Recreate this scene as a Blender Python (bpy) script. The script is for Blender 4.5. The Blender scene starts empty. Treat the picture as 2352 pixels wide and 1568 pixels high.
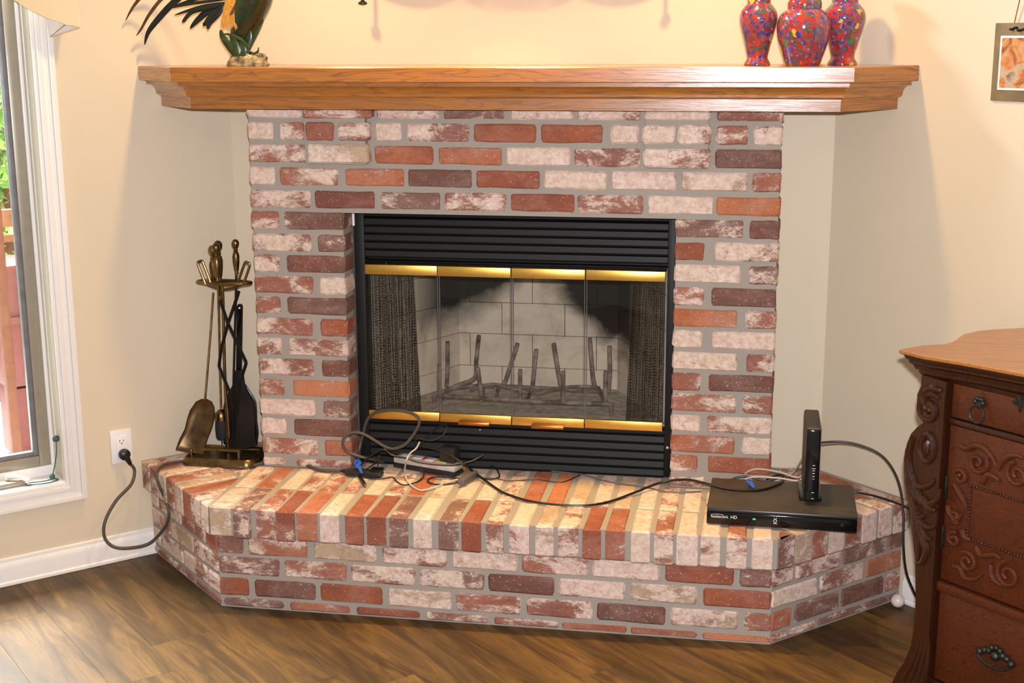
import bpy, bmesh, math, random
from mathutils import Vector, Matrix, noise as mnoise
random.seed(7)
sc = bpy.context.scene
COL = sc.collection
PI = math.pi
S2 = math.sqrt(.5)
R = random.uniform

# ------------------------------------------------------------------ camera
CAM = Vector((.6294, -4.1635, 1.7377)); YAW, PITCH, ROLL, FPX = .1771, -.22, -.0047, 3140.8
_f = Vector((-math.sin(YAW)*math.cos(PITCH), math.cos(YAW)*math.cos(PITCH), math.sin(PITCH)))
_r = Vector((math.cos(YAW), math.sin(YAW), 0)); _u = _r.cross(_f)
CR = _r*math.cos(ROLL) + _u*math.sin(ROLL); CU = -_r*math.sin(ROLL) + _u*math.cos(ROLL)
cd = bpy.data.cameras.new('camera'); co = bpy.data.objects.new('camera', cd); COL.objects.link(co)
cd.sensor_width = 36; cd.lens = FPX/2352*36; cd.clip_start = .05
m3 = Matrix((CR, CU, -_f)).transposed()
co.matrix_world = Matrix.Translation(CAM) @ m3.to_4x4()
sc.camera = co

# ------------------------------------------------------------------ light
w = bpy.data.worlds.new('room_ambience'); sc.world = w; w.use_nodes = True
bg = w.node_tree.nodes['Background']; bg.inputs[0].default_value = (1.0, .83, .66, 1); bg.inputs[1].default_value = .37

def lamp(name, kind, loc, energy, color, size=.1, target=None, spot=None, blend=.6, sy=None):
    d = bpy.data.lights.new(name, kind); d.energy = energy; d.color = color
    if kind == 'AREA':
        d.size = size
        if sy: d.shape = 'RECTANGLE'; d.size_y = sy
    elif kind == 'SPOT':
        d.shadow_soft_size = size; d.spot_size = spot; d.spot_blend = blend
    else: d.shadow_soft_size = size
    o = bpy.data.objects.new(name, d); COL.objects.link(o); o.location = loc
    if target is not None:
        o.rotation_euler = (Vector(target)-Vector(loc)).to_track_quat('-Z', 'Y').to_euler()
    return o
WARM = (1, .62, .23)
for lx, en, cone in ((-.80, 60, 132), (-.16, 175, 74), (.50, 62, 132)):      # recessed cans over the mantel
    lamp('ceiling_can_light', 'SPOT', (lx, -.25, 2.5), en, WARM, .04, (lx, -.30, 0), math.radians(cone), 1.0)
for lx, ly in ((-.4, -2.3), (1.0, -2.6)):
    lamp('room_can_light', 'SPOT', (lx, ly, 2.5), 17, (1, .70, .36), .05, (lx, ly+.3, 0), math.radians(150), .9)
lamp('camera_flash', 'AREA', CAM + CR*.02 + CU*.13, 142, (.97, .95, 1.0), .06, (-.1, 0, .8), sy=.04)
lamp('outdoor_daylight', 'AREA', (-4.0, 1.5, 3.9), 2200, (.95, .98, 1.0), 2.6, (-3.3, .9, 0), sy=2.6)
sc.view_settings.view_transform = 'Standard'; sc.view_settings.look = 'None'
sc.view_settings.gamma = 1; sc.view_settings.use_curve_mapping = False
sc.view_settings.exposure = 0.0

# ------------------------------------------------------------------ picture point -> point on a real plane
def ray(u, v): return _ray(u, v)
def _ray(u, v): return (_f + CR*((u-1176)/FPX) - CU*((v-784)/FPX))
def at_z(u, v, z): d = _ray(u, v); return CAM + d*((z-CAM.z)/d.z)
def at_y(u, v, y): d = _ray(u, v); return CAM + d*((y-CAM.y)/d.y)
def at_p(u, v, P, N):
    d = _ray(u, v); P = Vector(P); N = Vector(N); return CAM + d*((P-CAM).dot(N)/d.dot(N))
LC = Vector((-1.124, .265, 0)); RC = Vector((.866, .265, 0))          # wall corners
LN = Vector((S2, -S2, 0)); RN = Vector((-S2, -S2, 0))                # inward normals
LD = Vector((-S2, -S2, 0)); RD = Vector((S2, -S2, 0))                # along the walls, away from the corner
def at_l(u, v, off=0): return at_p(u, v, LC + LN*off, LN)
def at_r(u, v, off=0): return at_p(u, v, RC + RN*off, RN)

# ------------------------------------------------------------------ materials
MATS = {}
class NT:
    def __init__(s, name):
        s.m = bpy.data.materials.new(name); s.m.use_nodes = True; s.t = s.m.node_tree; s.n = s.t.nodes
        s.p = s.n['Principled BSDF']; s.out = s.n['Material Output']
    def node(s, typ, **kw):
        nd = s.n.new(typ)
        for k, v in kw.items(): setattr(nd, k, v)
        return nd
    def link(s, a, b): s.t.links.new(a, b)
    def setin(s, nd, **kw):
        for k, v in kw.items():
            i = nd.inputs[int(k[1:])] if k[0] == '_' and k[1:].isdigit() else nd.inputs[k]
            if hasattr(v, 'is_linked') or isinstance(v, bpy.types.NodeSocket): s.link(v, i)
            else: i.default_value = v
    def coords(s, kind='Object', scale=(1, 1, 1), rot=(0, 0, 0), rand=0):
        tc = s.node('ShaderNodeTexCoord'); mp = s.node('ShaderNodeMapping')
        s.link(tc.outputs[kind], mp.inputs[0]); mp.inputs[3].default_value = scale; mp.inputs[2].default_value = rot
        if rand:
            oi = s.node('ShaderNodeObjectInfo'); mu = s.node('ShaderNodeMath', operation='MULTIPLY'); mu.inputs[1].default_value = rand
            s.link(oi.outputs['Random'], mu.inputs[0])
            cb = s.node('ShaderNodeCombineXYZ')
            for i in range(3): s.link(mu.outputs[0], cb.inputs[i])
            ad = s.node('ShaderNodeVectorMath', operation='ADD'); s.link(mp.outputs[0], ad.inputs[0]); s.link(cb.outputs[0], ad.inputs[1])
            return ad.outputs[0]
        return mp.outputs[0]
    def noise(s, vec, scale=5, detail=4, rough=.55, dist=0, out=0):
        n = s.node('ShaderNodeTexNoise'); s.link(vec, n.inputs['Vector'])
        n.inputs['Scale'].default_value = scale; n.inputs['Detail'].default_value = detail
        n.inputs['Roughness'].default_value = rough; n.inputs['Distortion'].default_value = dist
        return n.outputs[out]
    def ramp(s, fac, stops, interp='LINEAR'):
        r = s.node('ShaderNodeValToRGB'); s.link(fac, r.inputs[0]); e = r.color_ramp.elements
        r.color_ramp.interpolation = interp
        while len(e) < len(stops): e.new(.5)
        for i, (p, c) in enumerate(stops):
            e[i].position = p; e[i].color = (c[0], c[1], c[2], 1) if not isinstance(c, (int, float)) else (c, c, c, 1)
        return r.outputs[0]
    def mix(s, fac, a, b, mode='MIX'):
        m = s.node('ShaderNodeMix', data_type='RGBA', blend_type=mode)
        for v, i in ((fac, 0), (a, 6), (b, 7)):
            if isinstance(v, bpy.types.NodeSocket): s.link(v, m.inputs[i])
            elif i == 0: m.inputs[0].default_value = v
            else: m.inputs[i].default_value = (*v, 1)
        return m.outputs[2]
    def math(s, op, a, b=0, c=None, clamp=False):
        m = s.node('ShaderNodeMath', operation=op, use_clamp=clamp)
        for i, v in enumerate((a, b, c)):
            if v is None: continue
            if isinstance(v, bpy.types.NodeSocket): s.link(v, m.inputs[i])
            else: m.inputs[i].default_value = v
        return m.outputs[0]
    def attr(s, name):
        a = s.node('ShaderNodeAttribute', attribute_type='OBJECT', attribute_name=name); return a.outputs['Fac']
    def bump(s, h, strength=.3, dist=.002):
        b = s.node('ShaderNodeBump'); s.link(h, b.inputs['Height']); b.inputs['Strength'].default_value = strength; b.inputs['Distance'].default_value = dist
        s.link(b.outputs[0], s.p.inputs['Normal'])
    def col(s, c): s.link(c, s.p.inputs['Base Color']) if isinstance(c, bpy.types.NodeSocket) else setattr(s.p.inputs['Base Color'], 'default_value', (*c, 1))
    def rough(s, v, metal=0, coat=0):
        if isinstance(v, bpy.types.NodeSocket): s.link(v, s.p.inputs['Roughness'])
        else: s.p.inputs['Roughness'].default_value = v
        s.p.inputs['Metallic'].default_value = metal
        s.p.inputs['Coat Weight'].default_value = coat
        s.p.inputs['Coat Roughness'].default_value = .12 if coat < .9 else .22

def simple(name, c, rough=.5, metal=0, var=.12, scale=30, bump=0, spec=None, coat=0, c2=None):
    t = NT(name); v = t.coords(rand=7); n = t.noise(v, scale, 3)
    c2 = c2 or tuple(x*(1-var*2) for x in c)
    t.col(t.mix(t.ramp(n, [(.3, 0), (.7, 1)]), c2, c)); t.rough(rough, metal, coat)
    if bump: t.bump(n, bump, .002)
    if spec is not None: t.p.inputs['Specular IOR Level'].default_value = spec
    MATS[name] = t.m; return t.m

M = {}
M['wall'] = simple('wall_paint', (.66, .555, .40), .75, var=.012, scale=8, bump=.0)
t = NT('wall_paint_textured'); v = t.coords(); n = t.noise(v, 160, 2, .5); n2 = t.noise(v, 3, 2)
t.col(t.mix(n2, (.655, .57, .435), (.63, .545, .41))); t.rough(.6); t.p.inputs['Specular IOR Level'].default_value = .3; t.bump(n, .06, .002); M['wall'] = t.m
M['white'] = simple('white_trim_paint', (.80, .78, .76), .35, var=.015)
M['cream'] = simple('cream_window_jamb', (.62, .58, .46), .4, var=.02)
M['sash'] = simple('tan_window_sash', (.36, .32, .25), .35, .3, var=.05)
M['gasket'] = simple('grey_window_frame', (.22, .22, .23), .4, .2)
M['fabric'] = simple('cream_curtain_fabric', (.72, .60, .40), .9, var=.04, scale=200, bump=.2)
M['lining'] = simple('white_curtain_lining', (.75, .70, .66), .9, var=.05, scale=40, bump=.2)
M['blackmetal'] = simple('black_painted_metal', (.010, .0095, .0095), .5, .0, var=.1, spec=.22)
M['brass'] = simple('polished_brass', (.84, .53, .12), .36, 1, var=.04, scale=60)
M['brassdark'] = simple('aged_copper_handle', (.55, .20, .05), .35, 1, var=.1)
M['toolbrass'] = simple('antique_brass', (.27, .18, .075), .33, 1, var=.2, scale=40, c2=(.12, .075, .03))
M['bladebrass'] = simple('dull_brass_blade', (.19, .125, .065), .42, 1, var=.25, scale=30, c2=(.09, .055, .03))
M['iron'] = simple('black_iron', (.012, .010, .009), .4, .6, var=.2)
M['bristle'] = simple('black_bristle', (.015, .015, .018), .8, bump=.6, scale=300)
M['leather'] = simple('black_leather', (.010, .009, .009), .35, bump=.3, scale=90)
M['rubber'] = simple('black_rubber', (.008, .0075, .007), .4)
M['greycord'] = simple('grey_rubber_cord', (.075, .060, .046), .5)
M['beigecord'] = simple('beige_plastic_cord', (.50, .42, .36), .45)
M['whitecord'] = simple('pale_plastic_cord', (.55, .50, .42), .35)
M['greencord'] = simple('green_plastic_cord', (.04, .10, .08), .5)
M['plastic'] = simple('black_plastic', (.018, .017, .017), .35, var=.05, scale=3)
M['plasticmatte'] = simple('dusty_black_plastic', (.05, .038, .028), .55, var=.2, scale=14)
M['gloss'] = simple('glossy_black_plastic', (.004, .004, .005), .12)
M['silver'] = simple('silver_plastic', (.62, .58, .56), .4, .2)
M['whiteplastic'] = simple('white_plastic', (.78, .76, .76), .3, var=.01)
M['grey'] = simple('grey_plastic', (.12, .11, .10), .5)
M['blue'] = simple('blue_plastic_tie', (.03, .12, .60), .35)
M['red'] = simple('red_plastic', (.6, .02, .02), .35)
M['yellow'] = simple('yellow_plastic', (.5, .38, .12), .4)
M['print'] = simple('pale_print', (.75, .75, .75), .5, var=0)
M['greyprint'] = simple('dim_grey_print', (.10, .10, .11), .5, var=0)
M['hole'] = simple('dark_slot', (.01, .01, .01), .8)
M['pull'] = simple('blackened_brass_hardware', (.055, .055, .045), .45, .7, var=.3, scale=120, bump=.5)
M['ash'] = simple('ash_grey_iron', (.34, .29, .26), .8, .1, var=.35, scale=25, bump=.6, c2=(.07, .05, .04))
M['ball'] = simple('white_ball', (.78, .68, .66), .25, var=.12, scale=90)
M['leaf'] = simple('dark_green_leaf', (.045, .075, .016), .3, var=.3, scale=25, c2=(.012, .022, .008))
M['rock'] = simple('painted_rock', (.42, .33, .18), .4, var=.3, scale=45, bump=1, c2=(.015, .02, .012))
M['feather'] = simple('black_green_feather', (.012, .016, .013), .35, var=.3, scale=40)
M['feathertan'] = simple('brown_edged_feather', (.10, .05, .015), .4, var=.3, scale=60)
M['gold'] = simple('golden_feather', (.62, .30, .05), .45, var=.25, scale=120, bump=.5)
M['body'] = simple('green_black_plumage', (.015, .045, .018), .2, var=.3, scale=45, bump=1.2, c2=(.030, .022, .008))
M['comb'] = simple('red_comb', (.5, .02, .01), .4)
M['deck'] = simple('pale_deck_boards', (.75, .75, .72), .6, var=.05)
M['cedar'] = simple('cedar_post', (.20, .065, .03), .6, var=.15)
M['cedarlight'] = simple('light_cedar_rail', (.42, .20, .10), .6, var=.15)
M['greymetal'] = simple('grey_patio_metal', (.20, .22, .24), .4, .3)
M['foliage'] = simple('sunlit_foliage', (.35, .55, .12), .7, var=.3, scale=4, c2=(.10, .22, .04))
M['netting'] = simple('pale_netting', (.5, .45, .42), .6)
M['redbox'] = simple('dark_red_crate', (.20, .05, .045), .5)

# brick: per object tone (0 orange .. 1 buff) and white (amount of lime wash)
t = NT('reclaimed_brick'); v = t.coords(rand=37.0)
n1 = t.noise(v, 9, 5, .62, .6); n2 = t.noise(v, 60, 5, .7, .4); n3 = t.noise(v, 260, 3, .6)
tone = t.attr('tone'); white = t.attr('white'); streak = t.attr('streak')
tv = t.math('ADD', tone, t.math('MULTIPLY', t.math('SUBTRACT', n1, .5), .50))
tv = t.math('ADD', tv, t.math('MULTIPLY', t.math('SUBTRACT', n2, .5), .24), clamp=True)
base = t.ramp(tv, [(0, (.48, .175, .075)), (.2, (.30, .090, .045)), (.42, (.19, .062, .043)), (.6, (.145, .073, .055)), (.76, (.19, .11, .08)), (.92, (.46, .34, .21)), (1, (.50, .38, .23))])
sv = t.coords(scale=(1, 1, 1.7), rot=(0, .5, 0), rand=53.0)
s1 = t.noise(sv, 8, 7, .66, .5); s2 = t.noise(sv, 90, 4, .8, .5)
wm = t.math('ADD', t.math('MULTIPLY', s1, .74), t.math('MULTIPLY', s2, .26))
thr = t.math('SUBTRACT', .66, t.math('MULTIPLY', white, .30))
wmask = t.math('MULTIPLY', t.math('SUBTRACT', wm, thr), 16, clamp=True)
soft = t.math('MULTIPLY', t.math('SUBTRACT', wm, t.math('SUBTRACT', thr, .14)), 3.4, clamp=True)
soft = t.math('MULTIPLY', soft, .5)
wcol = t.mix(t.ramp(n1, [(.35, 0), (.65, 1)]), (.73, .59, .535), (.68, .57, .45))
wcol = t.mix(t.ramp(n2, [(.36, .85), (.60, 0)]), wcol, (.52, .33, .26))
c = t.mix(soft, base, (.50, .32, .27)); c = t.mix(wmask, c, wcol)
specks = t.ramp(n3, [(.31, 1), (.37, 0)])
c = t.mix(t.math('MULTIPLY', specks, .55), c, (.15, .07, .05))
wsp = t.ramp(t.noise(v, 170, 3, .7), [(.64, 0), (.69, 1)])
c = t.mix(t.math('MULTIPLY', wsp, .8), c, (.72, .62, .55))
t.col(c); t.rough(.82); t.p.inputs['Specular IOR Level'].default_value = .25
t.bump(t.math('ADD', t.math('MULTIPLY', n2, .8), t.math('ADD', t.math('MULTIPLY', wmask, .35), t.math('MULTIPLY', n3, .4))), .8, .0035)
M['brick'] = t.m
t = NT('mortar'); v = t.coords(); n = t.noise(v, 180, 4, .6); n2 = t.noise(v, 7, 3)
t.col(t.mix(n2, (.35, .31, .265), (.285, .256, .222))); t.rough(.9); t.bump(n, .5, .003); M['mortar'] = t.m

def oak(name, a, b, dark, axis='X', sc_=1.0, rough=.28, coat=.5, rand=9):
    t = NT(name)
    st = {'XY': (1.2, 1.2, 14), 'X': (1.2, 14, 14), 'Y': (14, 1.2, 14), 'Z': (14, 14, 1.2)}[axis]
    v = t.coords(scale=tuple(q*sc_ for q in st), rand=rand)
    n = t.noise(v, 1.3, 3, .5, 1.6)
    wv = t.math('FRACT', t.math('MULTIPLY', n, 7.0))
    rings = t.ramp(wv, [(0, 1), (.12, .25), (.7, 0), (.93, .35), (1, 1)])
    st2 = {'XY': (5, 5, 150), 'X': (5, 150, 150), 'Y': (150, 5, 150), 'Z': (150, 150, 5)}[axis]
    pores = t.ramp(t.noise(t.coords(scale=st2, rand=rand), 1.6, 3, .7), [(.38, 1), (.52, 0)])
    n3 = t.noise(v, .5, 2)
    c = t.mix(n3, a, b); c = t.mix(t.math('MULTIPLY', rings, .62), c, dark); c = t.mix(t.math('MULTIPLY', pores, .42), c, dark)
    t.col(c); t.rough(t.math('ADD', t.math('MULTIPLY', pores, .25), rough), 0, coat)
    t.bump(t.math('SUBTRACT', 1, t.math('ADD', t.math('MULTIPLY', pores, .6), t.math('MULTIPLY', rings, .5))), .25, .0012)
    return t.m
M['oak'] = oak('golden_oak', (.46, .172, .024), (.34, .115, .015), (.12, .036, .007), axis='XY', rough=.27, coat=.99)
M['oaktop'] = oak('dresser_top_oak', (.40, .165, .045), (.34, .13, .034), (.22, .075, .02), sc_=1.5, rough=.3)
M['mahog'] = oak('dark_red_oak', (.120, .0225, .0018), (.062, .0110, .0014), (.014, .003, .001), rough=.40, coat=.1)
M['mahogz'] = oak('dark_carved_oak', (.050, .0125, .003), (.028, .0075, .0022), (.010, .0035, .0015), axis='Z', rough=.24, coat=.3)
t = NT('vinyl_plank_wood'); v = t.coords(scale=(1.5, 11, 9), rand=31); n = t.noise(v, 1.5, 6, .62, .9); fn = t.noise(t.coords(scale=(6, 90, 90), rand=17), 1.5, 3, .6)
bl = t.noise(t.coords(scale=(1.1, 4, 4), rand=11), 1.4, 2, .5)
oi = t.node('ShaderNodeObjectInfo')
c = t.ramp(n, [(.27, (.028, .014, .005)), (.43, (.085, .043, .011)), (.58, (.185, .098, .026)), (.78, (.075, .038, .010))])
c = t.mix(t.math('MULTIPLY', t.ramp(fn, [(.35, 1), (.6, 0)]), .4), c, (.06, .032, .013))
c = t.mix(t.math('MULTIPLY', t.ramp(bl, [(.42, 1), (.6, 0)]), .5), c, (.035, .021, .011))
c = t.mix(t.math('MULTIPLY', oi.outputs['Random'], .3), c, (.075, .052, .028))
t.col(c); t.rough(.45); t.bump(fn, .15, .001); t.p.inputs['Specular IOR Level'].default_value = .22; M['plank'] = t.m

# fire brick with soot stains
t = NT('sooted_fire_brick'); g = t.node('ShaderNodeNewGeometry'); sp = t.node('ShaderNodeSeparateXYZ'); t.link(g.outputs['Position'], sp.inputs[0])
v = t.coords('Object'); gn = t.noise(g.outputs['Position'], 7, 4, .6, .5); gf = t.noise(g.outputs['Position'], 60, 3)
dx = t.math('ADD', sp.outputs['X'], .125)
gau = t.math('POWER', 2.718, t.math('MULTIPLY', t.math('MULTIPLY', dx, dx), -38.0))
lim = t.math('ADD', t.math('SUBTRACT', .672, t.math('MULTIPLY', dx, .12)), t.math('MULTIPLY', gau, .23))
sm = t.math('SUBTRACT', t.math('ADD', sp.outputs['Z'], t.math('MULTIPLY', t.math('SUBTRACT', gn, .5), .16)), lim)
soot = t.math('MULTIPLY', t.math('ADD', sm, .03), 9, clamp=True)
fy = t.math('MULTIPLY', t.math('SUBTRACT', sp.outputs['Y'], .30), 6, clamp=True)
soot = t.math('MULTIPLY', soot, t.math('ADD', .12, t.math('MULTIPLY', fy, .88), clamp=True))
c = t.mix(gf, (.74, .66, .55), (.60, .53, .44)); c = t.mix(t.ramp(gn, [(.5, 0), (.72, .5)]), c, (.22, .17, .12))
c = t.mix(soot, c, (.006, .006, .006)); t.col(c); t.rough(.9); t.bump(gf, .3, .002); M['firebrick'] = t.m
M['firefloor'] = simple('ashy_firebox_floor', (.62, .57, .50), .9, var=.3, scale=35, bump=.6, c2=(.30, .27, .235))

t = NT('door_glass'); tr = t.node('ShaderNodeBsdfTransparent'); tr.inputs[0].default_value = (.93, .92, .90, 1); gl = t.node('ShaderNodeBsdfGlossy'); gl.inputs['Roughness'].default_value = .02
mx = t.node('ShaderNodeMixShader'); mx.inputs[0].default_value = .025; t.link(tr.outputs[0], mx.inputs[1]); t.link(gl.outputs[0], mx.inputs[2]); t.link(mx.outputs[0], t.out.inputs[0]); M['glass'] = t.m
t = NT('window_glass'); tr = t.node('ShaderNodeBsdfTransparent'); tr.inputs[0].default_value = (.97, .98, .97, 1); gl = t.node('ShaderNodeBsdfGlossy'); gl.inputs['Roughness'].default_value = .01
mx = t.node('ShaderNodeMixShader'); mx.inputs[0].default_value = .05; t.link(tr.outputs[0], mx.inputs[1]); t.link(gl.outputs[0], mx.inputs[2]); t.link(mx.outputs[0], t.out.inputs[0]); M['wglass'] = t.m

t = NT('chain_mail_mesh'); v = t.coords('Object', scale=(150, 150, 105))
vo = t.node('ShaderNodeTexVoronoi'); t.link(v, vo.inputs['Vector']); vo.inputs['Scale'].default_value = 1; vo.inputs['Randomness'].default_value = .15
wire = t.ramp(vo.outputs['Distance'], [(.42, 0), (.5, 1)])
t.col(t.ramp(vo.outputs['Distance'], [(.10, (.50, .44, .36)), (.17, (.010, .009, .009))])); t.rough(.4, .5)  # pale dots: sparkle of the links, painted into the dark base colour
tr = t.node('ShaderNodeBsdfTransparent'); mx = t.node('ShaderNodeMixShader'); al = t.math('SUBTRACT', 1, t.math('MULTIPLY', wire, .6), clamp=True)
t.link(al, mx.inputs[0]); t.link(tr.outputs[0], mx.inputs[1]); t.link(t.p.outputs[0], mx.inputs[2]); t.link(mx.outputs[0], t.out.inputs[0]); M['chain'] = t.m

def led(name, c, s):
    t = NT(name); t.col((.01, .01, .01)); t.p.inputs['Emission Color'].default_value = (*c, 1); t.p.inputs['Emission Strength'].default_value = s; return t.m
M['green_led'] = led('green_led', (.02, 1, .2), 1.2); M['blue_led'] = led('blue_led', (.15, .2, 1), 1.2)

# cloisonne-style porcelain
def porcelain(name, seed):
    t = NT(name); off = t.coords(rand=0); ad = t.node('ShaderNodeVectorMath', operation='ADD'); t.link(off, ad.inputs[0]); ad.inputs[1].default_value = (seed, seed*.7, seed*.3); v = ad.outputs[0]
    dn = t.noise(v, 45, 2, .5, 0, 1); sc2 = t.node('ShaderNodeVectorMath', operation='SCALE'); t.link(dn, sc2.inputs[0]); sc2.inputs[3].default_value = .026
    ad2 = t.node('ShaderNodeVectorMath', operation='ADD'); t.link(v, ad2.inputs[0]); t.link(sc2.outputs[0], ad2.inputs[1]); v = ad2.outputs[0]
    c = t.mix(t.noise(v, 12, 2), (.52, .045, .012), (.38, .025, .014))
    def layer(c, scale, thr, stops, gate=None, offs=0):
        a = t.node('ShaderNodeVectorMath', operation='ADD'); t.link(v, a.inputs[0]); a.inputs[1].default_value = (offs, offs, offs)
        vo = t.node('ShaderNodeTexVoronoi'); t.link(a.outputs[0], vo.inputs['Vector']); vo.inputs['Scale'].default_value = scale
        mk = t.ramp(vo.outputs['Distance'], [(thr, 1), (thr+.05, 0)])
        sep = t.node('ShaderNodeSeparateColor'); t.link(vo.outputs['Color'], sep.inputs[0])
        cc = t.ramp(sep.outputs[0], stops, 'CONSTANT')
        if gate is not None: mk = t.math('MULTIPLY', mk, t.math('GREATER_THAN', sep.outputs[1], gate))
        return t.mix(mk, c, cc)
    cl = t.ramp(t.noise(v, 20, 2), [(.5, 0), (.56, 1)])
    c = t.mix(t.math('MULTIPLY', cl, .6), c, (.16, .02, .05))
    c = layer(c, 58, .46, [(0, (.08, .10, .04)), (.3, (.12, .05, .16)), (.6, (.05, .04, .20)), (.85, (.16, .09, .20))], .15)
    c = layer(c, 95, .40, [(0, (.05, .05, .26)), (.35, (.14, .12, .32)), (.6, (.06, .14, .05)), (.8, (.30, .20, .28))], .32, 3.3)
    c = layer(c, 34, .33, [(0, (.72, .48, .04)), (.40, (.70, .44, .05)), (.45, (.06, .18, .05)), (.75, (.08, .07, .32))], .72, 7.1)
    fine = t.noise(v, 260, 4, .7); c = t.mix(t.ramp(fine, [(.36, .75), (.5, 0)]), c, (.05, .02, .06)); c = t.mix(t.ramp(fine, [(.62, 0), (.70, .55)]), c, (.55, .35, .30))
    t.col(c); t.rough(.10, 0, .7); return t.m

# small picture
t = NT('room_scene_print'); v = t.coords('Object', scale=(22, 22, 22)); n = t.noise(v, 1, 4, .6, .8)
t.col(t.ramp(n, [(.2, (.06, .02, .015)), (.4, (.28, .10, .03)), (.5, (.55, .22, .06)), (.6, (.45, .36, .24)), (.75, (.14, .07, .04))])); t.rough(.5); M['print_room'] = t.m
M['matboard'] = simple('olive_mat_board', (.23, .17, .085), .8, var=.2, scale=18)

# ------------------------------------------------------------------ mesh building
ORI = {}
class MB:
    def __init__(s, xf=None): s.v = []; s.f = []; s.xf = xf
    def add(s, vs, fs):
        o = len(s.v); s.v += [Vector(p) for p in vs]; s.f += [tuple(i+o for i in f) for f in fs]; return s
    def box(s, c, d, rz=0, bev=0, rot=None):
        x, y, z = d[0]/2, d[1]/2, d[2]/2
        if bev <= 0:
            vs = [(a*x, b*y, e*z) for a in (-1, 1) for b in (-1, 1) for e in (-1, 1)]
            fs = [(0, 1, 3, 2), (4, 6, 7, 5), (0, 4, 5, 1), (2, 3, 7, 6), (0, 2, 6, 4), (1, 5, 7, 3)]
        else:
            bev = min(bev, x*.9, y*.9, z*.9)
            bm = bmesh.new(); bmesh.ops.create_cube(bm, size=1); bmesh.ops.scale(bm, vec=d, verts=bm.verts)
            bmesh.ops.bevel(bm, geom=bm.edges[:], offset=bev, segments=2, affect='EDGES', profile=.5)
            bm.verts.index_update(); vs = [q.co.copy() for q in bm.verts]; fs = [tuple(q.index for q in f.verts) for f in bm.faces]; bm.free()
        Rm = rot if rot is not None else Matrix.Rotation(rz, 3, 'Z')
        return s.add([Rm @ Vector(p) + Vector(c) for p in vs], fs)
    def prism(s, poly, z0, z1, inset=0, ins_bot=0):
        # poly: plan points (x,y), counter clockwise
        n = len(poly); P = [Vector((p[0], p[1])) for p in poly]
        ar = sum(P[i].x*P[(i+1) % n].y-P[(i+1) % n].x*P[i].y for i in range(n))
        if ar < 0: P.reverse()
        def ins(a):
            if a <= 0: return P
            out = []
            for i in range(n):
                e1 = (P[i]-P[i-1]).normalized(); e2 = (P[(i+1) % n]-P[i]).normalized()
                n1 = Vector((-e1.y, e1.x)); n2 = Vector((-e2.y, e2.x)); k = 1+n1.dot(n2)
                out.append(P[i]+(n1+n2)*(a/max(k, .3)))
            return out
        rings = []
        if inset > 0: rings = [(ins(ins_bot), z0), (P, z0+(inset if ins_bot > 0 else 0)), (P, z1-inset), (ins(inset), z1)]
        else: rings = [(P, z0), (P, z1)]
        if ins_bot <= 0 and inset > 0: rings.pop(0); rings[0] = (P, z0)
        vs = []; fs = []
        for rg, z in rings: vs += [(q.x, q.y, z) for q in rg]
        for k in range(len(rings)-1):
            for i in range(n): j = (i+1) % n; fs.append((k*n+i, k*n+j, (k+1)*n+j, (k+1)*n+i))
        fs.append(tuple(range(n-1, -1, -1))); fs.append(tuple((len(rings)-1)*n+i for i in range(n)))
        return s.add(vs, fs)
    def tube(s, pts, r, seg=8, cap=True, flat=1.0, up=None):
        pts = [Vector(p) for p in pts]; n = len(pts)
        rr = r if isinstance(r, (list, tuple)) else [r]*n
        vs = []; fs = []; prev = None
        for i in range(n):
            d = (pts[min(i+1, n-1)]-pts[max(i-1, 0)])
            d = d.normalized() if d.length > 1e-9 else Vector((0, 0, 1))
            if up is not None:
                b = Vector(up); a = d.cross(b)
                a = a.normalized() if a.length > 1e-6 else Vector((1, 0, 0)); b = a.cross(d).normalized()
            elif prev is None:
                h = Vector((0, 0, 1)) if abs(d.z) < .9 else Vector((1, 0, 0)); a = d.cross(h).normalized(); b = a.cross(d).normalized()
            else:
                a = prev-d*prev.dot(d); a = a.normalized() if a.length > 1e-6 else d.orthogonal().normalized(); b = a.cross(d).normalized()
            prev = a
            for k in range(seg):
                t_ = 2*PI*k/seg; vs.append(pts[i]+a*(math.cos(t_)*rr[i])+b*(math.sin(t_)*rr[i]*flat))
        for i in range(n-1):
            for k in range(seg): j = (k+1) % seg; fs.append((i*seg+k, (i+1)*seg+k, (i+1)*seg+j, i*seg+j))
        if cap: fs.append(tuple(range(seg))); fs.append(tuple((n-1)*seg+k for k in range(seg-1, -1, -1)))
        return s.add(vs, fs)
    def lathe(s, prof, c, seg=28, axis=None):
        vs = []; fs = []; n = len(prof); c = Vector(c)
        Rm = Matrix.Identity(3) if axis is None else Vector((0, 0, 1)).rotation_difference(Vector(axis)).to_matrix()
        for r, z in prof:
            for k in range(seg): a = 2*PI*k/seg; vs.append(Rm @ Vector((max(r, 1e-5)*math.cos(a), max(r, 1e-5)*math.sin(a), z)) + c)
        for i in range(n-1):
            for k in range(seg): j = (k+1) % seg; fs.append((i*seg+k, i*seg+j, (i+1)*seg+j, (i+1)*seg+k))
        fs.append(tuple(range(seg-1, -1, -1))); fs.append(tuple((n-1)*seg+k for k in range(seg)))
        return s.add(vs, fs)
    def ball(s, c, r, seg=12, sc_=(1, 1, 1)):
        prof = [(math.sin(PI*i/seg)*1.0, -math.cos(PI*i/seg)) for i in range(seg+1)]
        m = MB(); m.lathe(prof, (0, 0, 0), seg+4)
        return s.add([Vector((q.x*r*sc_[0], q.y*r*sc_[1], q.z*r*sc_[2]))+Vector(c) for q in m.v], m.f)
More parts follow.
